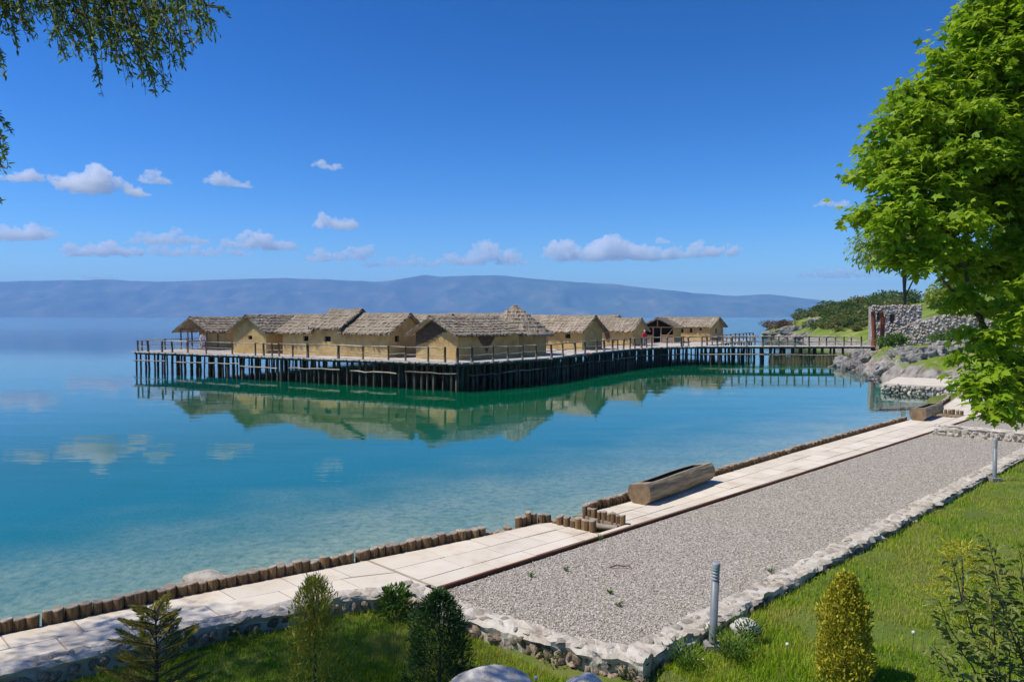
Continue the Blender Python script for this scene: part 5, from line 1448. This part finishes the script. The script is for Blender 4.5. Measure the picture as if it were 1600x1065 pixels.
# the rest of its crown stands above the frame and shades the near lawn
cp = []; cd_ = []
for k in range(46):
    c = np.array((rng.uniform(-13.5, -8.2), rng.uniform(7.6, 10.2), 0)); c[2] = 5 + 0.47 * c[1] + rng.uniform(1.1, 3.2)
    p, d = blob_points(330, c, (1.0, 0.9, 0.75), 0.2); cp.append(p); cd_.append(d + np.array((0, 0, -0.9)))
cp = np.concatenate(cp); cd_ = np.concatenate(cd_)
v, f = scatter(*lance(0.035, 0.13), cp - WO, look_rot(cd_, 0.8), rng.uniform(0.7, 1.4, len(cp)))
tris_mesh("crown", v, f, M['willow'], willow, kind='stuff')

# ------------------------------------------------------------------ trees and bushes on the far bank
def leafy(name, x, y, z, rx, ry, rz, n_, mat, label, cat, leaf=(0.3, 0.5), group=None, trunk=0.0, lumps=9, droop=0.3, seed=0, hollow=0.4):
    t = empty(name, (x, y, z), 0, label=label, cat=cat, group=group)
    rr = np.random.default_rng(seed + 500); P_ = []; D_ = []
    for k in range(lumps):
        d = nrm(rr.normal(size=3)); d[2] = abs(d[2]) * 0.9 - 0.15
        c = np.array((0, 0, trunk + rz * 0.9)) + d * np.array((rx, ry, rz)) * 0.6
        s_ = rr.uniform(0.35, 0.6); p, dd = blob_points(n_ // lumps, c, np.array((rx, ry, rz)) * s_, hollow)
        P_.append(p); D_.append(dd + np.array((0, 0, -droop)))
    P_ = np.concatenate(P_); D_ = np.concatenate(D_); P_[:, 2] = np.maximum(P_[:, 2], 0.03)
    v, f = scatter(*lance(*leaf), P_, look_rot(D_, 0.7), rng.uniform(0.6, 1.3, len(P_)))
    tris_mesh("crown" if trunk else "foliage", v, f, mat, t, kind='stuff')
    for k in range(5 if not trunk else 4):
        a = rr.uniform(0, 6.28); e = np.array((math.cos(a) * rx * 0.5, math.sin(a) * ry * 0.5, trunk + rz * 1.1))
        if trunk and k == 0: limb([(0, 0, -0.5), (0.1, 0, trunk * 0.6), (0, 0.1, trunk + rz * 0.6)], 0.05 * rz, 0.02 * rz, 8).build("trunk", M['bark'], t, True)
        else: limb([(0, 0, trunk * 0.7), e * 0.5 + np.array((0, 0, trunk * 0.4)), e], 0.02 * rz + 0.01, 0.006 * rz, 6).build("branch" if trunk else "stem", M['bark'], t, True)
    return t
leafy("yellow_willow", 50.5, 99, 4.5, 7.0, 5.5, 5.6, 9000, M['yelwillow'], 'yellow green tree behind the maple on the landing bank', 'tree', (0.16, 0.5), trunk=4.0, lumps=16, droop=1.2, seed=1)
leafy("yellow_willow", 52.5, 92, 4.0, 3.6, 3.0, 2.6, 4500, M['yelwillow'], 'small yellow green tree behind the broken rubble wall', 'tree', (0.14, 0.42), trunk=0.8, lumps=10, droop=1.0, seed=2)
leafy("bank_tree", 60, 84, 3.5, 6, 5, 5, 5000, M['bushg'], 'green tree on the bank glimpsed through the maple', 'tree', (0.3, 0.5), trunk=2.0, lumps=12, seed=3)
leafy("bank_bush", 38.5, 77.5, 1.9, 1.6, 1.2, 0.7, 900, M['weed'], 'bright green bush on the rocks below the red gate', 'bush', (0.14, 0.3), seed=4)
leafy("bank_bush", 45.5, 80, 2.0, 2.4, 1.4, 0.8, 1100, M['weed'], 'bright green tussock below the broken rubble wall', 'bush', (0.14, 0.3), seed=5)
leafy("bank_bush", 42.5, 70, 1.8, 2.2, 1.2, 0.7, 1100, M['busho'], 'olive tussock on the outcrops behind the jetty', 'bush', (0.14, 0.3), seed=6)
# bushes of the headland: three kinds, copied
def bush_proto(mat, seed, n_=900):
    P_, D_ = [], []
    rr = np.random.default_rng(seed)
    for k in range(7):
        c = np.array((rr.uniform(-.6, .6), rr.uniform(-.6, .6), rr.uniform(0.25, 0.75))); p, d = blob_points(n_ // 7, c, rr.uniform(0.28, 0.5) * np.array((1.1, 1.1, 1)), 0.4); P_.append(p); D_.append(d)
    P_ = np.concatenate(P_); D_ = np.concatenate(D_); P_[:, 2] = np.maximum(P_[:, 2], 0)
    v, f = scatter(*lance(0.09, 0.15), P_, look_rot(D_, 0.8), rng.uniform(0.6, 1.3, len(P_)))
    o = tris_mesh("tmp", v, f, mat); me = o.data; bpy.data.objects.remove(o); return me
protos = [(bush_proto(M['bushg'], 1), 'dense dark green bush on the headland slope', 'green headland bushes'), (bush_proto(M['busho'], 2), 'pale olive scrub bush on the headland slope', 'olive headland bushes'), (bush_proto(M['bushr'], 3), 'reddish leafless bush at the headland tip', 'reddish headland bushes'), (bush_proto(M['bushg'], 4), 'dense dark green bush on the headland slope', 'green headland bushes')]
hb_px = [(1205, 212, 2, 3.2), (1218, 205, 2, 3.4), (1230, 205, 2, 3.2), (1212, 196, 1, 2.0), (1245, 215, 1, 3.0), (1256, 220, 0, 3.4), (1268, 210, 1, 3.0), (1275, 225, 0, 3.6), (1290, 215, 0, 3.4), (1300, 235, 0, 4.4), (1318, 240, 0, 4.8), (1332, 245, 3, 5.2), (1348, 245, 0, 5.0), (1285, 195, 1, 2.6), (1300, 190, 1, 2.8), (1312, 205, 1, 3.2), (1326, 200, 3, 3.4), (1340, 210, 1, 3.6),
         (1300, 165, 1, 2.4), (1318, 160, 0, 3.2), (1332, 158, 3, 3.6), (1345, 165, 0, 3.4), (1358, 175, 1, 3.2), (1370, 190, 0, 4.2), (1365, 150, 1, 2.6), (1352, 140, 1, 2.2), (1240, 192, 1, 2.0), (1262, 185, 1, 2.2), (1380, 220, 0, 5.2), (1362, 245, 3, 5.0), (1395, 200, 0, 4.5), (1278, 178, 1, 1.9), (1338, 132, 1, 1.8), (1312, 143, 1, 1.6), (1400, 160, 1, 3.2), (1420, 180, 0, 4.5)]
for k in range(34):
    Y_ = random.uniform(142, 238); hb_px.append((int(random.uniform(1215 + (238 - Y_) * 0.9, 1400)), Y_, random.choice((0, 1, 1, 3)), random.uniform(2.2, 4.0)))
for i, (px, Y, k, s_) in enumerate(hb_px):
    x = (px - 800) / 1200 * Y; me, lab, grp = protos[k]
    zone = 'on the headland crest against the sky' if Y > 222 else ('low on the slope just above the footbridge' if Y < 172 else 'halfway up the headland slope')
    lab = {0: 'dense dark green bush ', 3: 'dense dark green bush ', 1: 'pale olive scrub bush '}.get(k, '') + zone if k != 2 else lab
    grp = grp + ' ' + zone if k != 2 else grp
    inst("headland_bush", me, None, (x, Y, shore_z(x, Y) - 0.1), (0, 0, random.uniform(0, 6.28)), (s_ * 0.95, s_ * 0.95, s_ * random.uniform(0.5, 0.72)), label=lab, cat='bush', group=grp)
# reeds under the bridge
M['reed'] = leaf_material("tan_reed_blade", (0.20, 0.15, 0.06), (0.36, 0.30, 0.13), 0.2, 0.7, 1)
n_ = 2600; px = rng.uniform(1205, 1338, n_); Y = rng.uniform(81.5, 92, n_) ; x = (px - 800) / 1200 * Y
keep = (vnoise(x * 0.6, Y * 0.6, 0, 3) > -0.45); x, Y = x[keep], Y[keep]; n_ = len(x)
hgt = rng.uniform(0.4, 1.3, n_)
v, f = scatter(np.array([(-.5, 0, 0), (.5, 0, 0), (0, 0, 1.0)]), np.array([(0, 1, 2)]), np.stack([x, Y, np.full(n_, -0.1)], 1), rot_zxz(rng.uniform(-.6, .6, n_), rng.uniform(-.2, .2, n_), np.zeros(n_)), np.stack([rng.uniform(.03, .06, n_), np.ones(n_), hgt], 1))
tris_mesh("reeds", v, f, M['reed'], label='thin tan reeds standing in the water under the footbridge', cat='reeds', kind='stuff')

# ------------------------------------------------------------------ garden shrubs
def gz(x, y): return float(ground_z(x, y))
def spray_shrub(name, x, y, h, rfun, n_, mat, label, leaf, up=0.8, cat='shrub', jit=0.06, seed=0, lumpy=0.0):
    """column of small upright sprays inside radius rfun(height share)"""
    z = gz(x, y); t = empty(name, (x, y, z), 0, label=label, cat=cat)
    hh = rng.random(n_) ** 0.85; a = rng.uniform(0, 2 * math.pi, n_); rr_ = np.array([rfun(q) for q in hh])
    lump = 1 + lumpy * fbm(np.cos(a) * 1.6 + seed, np.sin(a) * 1.6, hh * 4, 3, seed) * 2
    k = (0.25 + 0.75 * rng.random(n_)) ** 0.5
    P_ = np.stack([np.cos(a) * rr_ * k * lump, np.sin(a) * rr_ * k * lump, 0.04 + hh * h * 0.96], 1) + rng.normal(0, jit * 0.3, (n_, 3))
    D_ = np.stack([np.cos(a) * (1 - up), np.sin(a) * (1 - up), np.full(n_, up)], 1) + rng.normal(0, 0.35, (n_, 3))
    v, f = scatter(*lance(*leaf), P_, look_rot(D_, 0.8), rng.uniform(0.6, 1.3, n_))
    tris_mesh("foliage", v, f, mat, t, kind='stuff')
    limb([(0, 0, -0.05), (0.02, 0, h * 0.4), (0, 0.01, h * 0.85)], 0.03, 0.008, 7).build("stem", M['bark'], t, True)
    return t
spray_shrub("golden_thuja", 4.28, 9.75, 1.42, lambda q: 0.31 * min(1, (1.03 - q) * 2.6) ** 0.6 * (0.88 + 0.25 * (1 - q)), 9000, M['thuja'], 'compact golden yellow thuja column on the sunny lawn', (0.022, 0.055), 0.75, lumpy=0.28, seed=3)
spray_shrub("golden_juniper", -2.42, 9.25, 1.62, lambda q: 0.47 * min(1, (1.02 - q) * 2.0) ** 0.7 * (0.80 + 0.22 * math.sin(q * 6 + 1)), 5200, M['juniper'], 'loose yellow green juniper column standing in the shade before the path', (0.012, 0.07), 0.72, lumpy=0.9, seed=5)
t_ = bpy.data.objects["golden_juniper"]
for k in range(26):
    a = rng.uniform(0, 6.28); r0 = rng.uniform(0.05, 0.3); e = rng.uniform(1.1, 1.9) - r0
    b = MB(); p0 = np.array((math.cos(a) * r0 * .5, math.sin(a) * r0 * .5, e * 0.6)); p1 = np.array((math.cos(a) * r0, math.sin(a) * r0, e)); b.tube([p0, (p0 + p1) / 2 + .02, p1], [.006, .004, .002], 5)
    for q in range(5):
        c = p0 + (p1 - p0) * (0.4 + 0.12 * q); d = rng.normal(0, .06, 3) + np.array((0, 0, .06)); b.tube([c, c + d], [.003, .0015], 4)
    b.build("shoot", M['juniper'], t_)
spray_shrub("dark_bush", -0.95, 9.85, 1.22, lambda q: 0.43 * math.sqrt(max(0.02, 1 - (q * 1.02) ** 2.2)), 8000, M['darkbush'], 'dark green rounded conifer bush in the shade beside the white boulder', (0.014, 0.07), 0.45, lumpy=0.25, seed=7)
spray_shrub("weed_clump", -1.85, 12.05, 0.46, lambda q: 0.30 * (1 - q * 0.5), 900, M['weed'], 'fresh green leafy clump against the wall where paving meets gravel', (0.03, 0.09), 0.5, cat='weed', lumpy=0.4, seed=9)
spray_shrub("golden_conifer", 7.1, 12.0, 1.15, lambda q: 0.62 * (1 - q * 0.7), 1700, M['thuja'], 'sparse orange yellow conifer on the lawn behind the leafy sapling', (0.014, 0.085), 0.3, lumpy=0.8, seed=11)
# layered conifer sapling
x, y = -4.35, 9.25; cs_ = empty("conifer_sapling", (x, y, gz(x, y)), 0, label='layered conifer sapling with rusty green needles before the log edging', cat='tree')
limb([(0, 0, -0.05), (0.02, 0, 0.6), (0, 0.0, 1.28)], 0.028, 0.006, 7).build("trunk", M['bark'], cs_, True)
P_, D_ = [], []
for k in range(34):
    zz = 0.12 + 1.1 * (k / 33.0); a = k * 2.4 + rng.uniform(-.3, .3); ln_ = (0.60 - 0.33 * (zz / 1.25) ** 1.5) * rng.uniform(0.75, 1.15); d = np.array((math.cos(a), math.sin(a), 0.42)); e = np.array((0, 0, zz)) + d * ln_
    b = MB(); b.tube([(0, 0, zz), np.array((0, 0, zz)) + d * ln_ * 0.5 + np.array((0, 0, .02)), e], [.010, .006, .003], 5); b.build("branch", M['bark'], cs_)
    q = rng.uniform(0.2, 1.04, 420); sd = np.array((-d[1], d[0], 0))
    pp = np.array((0, 0, zz)) + d * ln_ * q[:, None] + sd * (rng.uniform(-1, 1, 420) * 0.15 * (1.15 - q))[:, None]
    P_.append(pp); D_.append(d + sd * rng.normal(0, 0.8, 420)[:, None] + np.array((0, 0, 0.2)))
P_ = np.concatenate(P_); D_ = np.concatenate(D_); v, f = scatter(*lance(0.011, 0.065), P_, look_rot(D_, 0.6), rng.uniform(0.6, 1.2, len(P_)))
tris_mesh("needles", v, f, M['sapling'], cs_, kind='stuff')
# leafy saplings with folded leaves
def leafy_sapling(x, y, label, stems, seed):
    rr = np.random.default_rng(seed); z = gz(x, y); t = empty("leafy_sapling", (x, y, z), 0, label=label, cat='shrub', group='folded leaf saplings on the lawn'); P_, D_ = [], []
    for (dx, dy, h) in stems:
        pts = np.array([(0, 0, -0.05), (dx * .35, dy * .35, h * .35), (dx * .75, dy * .75, h * .7), (dx, dy, h)]); limb(pts, 0.016, 0.004, 6, 0.01).build("stem", M['bark'], t, True)
        nl = int(h * 46); q = rr.uniform(0.2, 1.0, nl); p = np.stack([np.interp(q * 3, np.arange(4), pts[:, k]) for k in range(3)], 1)
        a = rr.uniform(0, 6.28, nl); d = np.stack([np.cos(a), np.sin(a), rr.uniform(-.1, .5, nl)], 1); P_.append(p + d * rr.uniform(0.0, 0.12, nl)[:, None]); D_.append(d)
    P_ = np.concatenate(P_); D_ = np.concatenate(D_)
    q = np.array([(0, 0, 0), (-.32, .3, .14), (.32, .3, .14), (0, .3, 0), (-.28, .68, .10), (.28, .68, .10), (0, .68, -.04), (0, 1, -.30)]); fq = np.array([(0, 3, 1), (0, 2, 3), (1, 3, 6), (1, 6, 4), (3, 2, 5), (3, 5, 6), (4, 6, 7), (6, 5, 7)])
    sc_ = rr.uniform(0.09, 0.165, len(P_)); rot_ = look_rot(D_, 0.4)
    bigs = np.argsort(-sc_)[:130]; others = np.setdiff1d(np.arange(len(P_)), bigs)
    me = mesh_of("leaf", q * np.array((0.62, 1, 1)), fq, M['shrub'])
    for i in bigs:
        o = inst("leaf", me, t); o.matrix_local = Matrix.Translation(Vector(P_[i])) @ Matrix(rot_[i].tolist()).to_4x4() @ Matrix.Scale(sc_[i] * 1.1, 4)
    v, f = scatter(q * np.array((0.62, 1, 1)), fq, P_[others], rot_[others], sc_[others]); tris_mesh("small_leaves", v, f, M['shrub'], t, kind='stuff')
leafy_sapling(5.55, 8.45, 'leafy sapling with arched folded leaves before the orange yellow conifer', [(-0.75, 0.1, 1.55), (-0.55, 0.2, 2.0), (-0.25, 0.0, 1.75), (-0.9, -0.1, 1.1), (0.05, 0.1, 1.3), (-0.35, -0.2, 1.2)], 3)
leafy_sapling(6.15, 8.75, 'taller leafy sapling with red twig tips cut by the edge of the view', [(-0.55, 0.2, 2.1), (-0.25, 0.1, 2.0), (0.05, 0.1, 1.8), (-0.1, -0.2, 1.5), (0.2, 0.0, 1.6), (-0.4, 0.3, 1.6)], 5)

# weeds along walls, on the gravel and at the bollard
def weed(x, y, z, r, h, n_, label, mat='weed', leaf=(0.018, 0.06), group='small weeds by the walls and on the gravel'):
    t = empty("weed_tuft", (x, y, z), 0, label=label, cat='weed', group=group)
    a = rng.uniform(0, 6.28, n_); k = rng.random(n_) ** 0.6; hh = rng.random(n_)
    P_ = np.stack([np.cos(a) * r * k * (0.3 + 0.7 * hh), np.sin(a) * r * k * (0.3 + .7 * hh), hh * h], 1); D_ = np.stack([np.cos(a), np.sin(a), 0.7 + rng.random(n_)], 1)
    v, f = scatter(*lance(*leaf), P_, look_rot(D_, 0.6), rng.uniform(0.6, 1.3, n_)); tris_mesh("leaves", v, f, M[mat], t, kind='stuff')
    b = MB()
    for q in range(6): b.tube([(0, 0, -0.02), (math.cos(q) * r * .4, math.sin(q) * r * .4, h * 0.8)], [.005, .002], 4)
    b.build("stems", M[mat], t)
weed(3.05, 10.45, 0.30, 0.42, 0.32, 700, 'bushy weeds round the foot of the near bollard')
weed(2.35, 10.25, 0.25, 0.32, 0.30, 420, 'bushy weeds at the very corner of the gravel wall')
weed(1.55, 10.05, 0.16, 0.25, 0.26, 260, 'weeds below the rubble wall near the gravel corner')
weed(0.55, 10.5, 0.12, 0.22, 0.28, 240, 'upright weeds at the foot of the brown stone wall')
weed(3.45, 11.05, 0.30, 0.28, 0.30, 300, 'weeds beside the small pale stone')
weed(-4.0, 11.15, 0.14, 0.3, 0.22, 300, 'weeds at the foot of the shaded wall by the sapling')
for (px, py, r_, h_, lab) in ((830, 905, .07, .08, 'tiny weed near the edging board end'), (968, 952, .07, .06, 'flat star shaped weed on the gravel'), (955, 932, .04, .05, 'tiny weed beyond the star shaped one'), (937, 846, .12, .08, 'weed growing against the edging board'), (886, 896, .05, .05, 'small weed near the fallen twig'), (1208, 898, .07, .06, 'weed at the kerb edge of the gravel')):
    D_ = 4.6 * 1200 / (py - 495); weed((px - 800) / 1200 * D_, D_, 0.40, r_, h_, 40, lab, leaf=(0.014, 0.05))
M['clock'] = material("white_seed_head", [(0.5, 0.5, 0.48), (0.7, 0.7, 0.68)], scale=20, bump=0.5)
for (x, y, h, lab) in ((5.6, 10.6, .26, 'white dandelion seed head beside the golden thuja'), (3.75, 10.35, .24, 'white dandelion seed head on the lawn near the bollard'), (0.28, 9.15, .42, 'tall seed head between the white boulders')):
    t = empty("dandelion", (x, y, gz(x, y)), 0, label=lab, cat='flower', group='dandelion seed heads'); b = MB(); b.tube([(0, 0, 0), (0.01, 0, h)], .004, 5); b.build("stalk", M['weed'], t)
    v, f = ICO2; mk("seed_head", v * .026 + np.array((0.01, 0, h + .02)), f, M['clock'], t, True)

# ------------------------------------------------------------------ grass
M['grass'] = bpy.data.materials.new("lawn_grass_blade"); M['grass'].use_nodes = True
nt = M['grass'].node_tree; n = nt.nodes; l = nt.links; bs = n['Principled BSDF']; bs.inputs['Roughness'].default_value = 0.6; bs.inputs['Specular IOR Level'].default_value = 0.25
g = n.new('ShaderNodeNewGeometry'); q1 = nz_(0.9, 5); 
ad = n.new('ShaderNodeMath'); ad.operation = 'MULTIPLY_ADD'; ad.inputs[1].default_value = 0.30; l.new(g.outputs['Random Per Island'], ad.inputs[0]); l.new(q1.outputs[0], ad.inputs[2])
gr_ = rmp(ad.outputs[0], [(0.42, (0.14, 0.29, 0.004)), (0.60, (0.26, 0.41, 0.008)), (0.74, (0.42, 0.48, 0.025)), (0.90, (0.48, 0.37, 0.12))])
l.new(gr_.outputs[0], bs.inputs['Base Color']); tr = n.new('ShaderNodeBsdfTranslucent'); l.new(gr_.outputs[0], tr.inputs[0]); ms = n.new('ShaderNodeMixShader'); ms.inputs[0].default_value = 0.35
l.new(bs.outputs[0], ms.inputs[1]); l.new(tr.outputs[0], ms.inputs[2]); l.new(ms.outputs[0], n['Material Output'].inputs[0])
N0 = 900000
rr_ = 7.2 + 40 * rng.random(N0) ** 2.6; th_ = rng.uniform(-0.66, 0.66, N0)          # denser near, spread over the lawns in view
gx, gy = rr_ * np.tan(th_), rr_
s = E_[0] * gx + E_[1] * gy; d = N_[0] * gx + N_[1] * gy
wall_d = np.interp(s, [-6, 2.2, 4.8, 6.6, 7.4, 7.5], [12.3, 11.25, 10.9, 10.55, 10.2, 10.2])
ok = ((s < 7.5) & (d < wall_d)) | ((s >= 7.3) & (d < np.interp(s, [8.5, 33], [5.85, 6.02])) & (s > 8.4)) | ((s >= 7.3) & (s <= 8.4) & (d < 5.9))
bare = fbm(gx * 0.55, gy * 0.55, 0, 3, 12) > 0.30
ok &= ~(bare & (rng.random(N0) < 0.8))
idx = np.nonzero(ok)[0][:230000]; gx, gy = gx[idx], gy[idx]; n_ = len(gx)
gzz = ground_z(gx, gy); tall = 1 + 0.8 * np.clip(fbm(gx * 1.1, gy * 1.1, 0, 3, 15), -0.4, 1)
hgt = rng.uniform(0.045, 0.115, n_) * tall; wid = rng.uniform(0.004, 0.008, n_) * (1 + gy / 18)
bv = np.array([(-.5, 0, 0), (.5, 0, 0), (-.35, .12, .55), (.35, .12, .55), (0, .42, 1.0)]); bf = np.array([(0, 1, 3), (0, 3, 2), (2, 3, 4)])
v, f = scatter(bv, bf, np.stack([gx, gy, gzz - 0.005], 1), rot_zxz(rng.uniform(0, 6.28, n_), rng.normal(0, 0.25, n_), np.zeros(n_)), np.stack([wid, hgt * 0.8, hgt], 1))
tris_mesh("lawn_grass", v, f, M['grass'], label='short uneven lawn grass with dry patches', cat='grass', kind='stuff')
print("grass blades", n_)
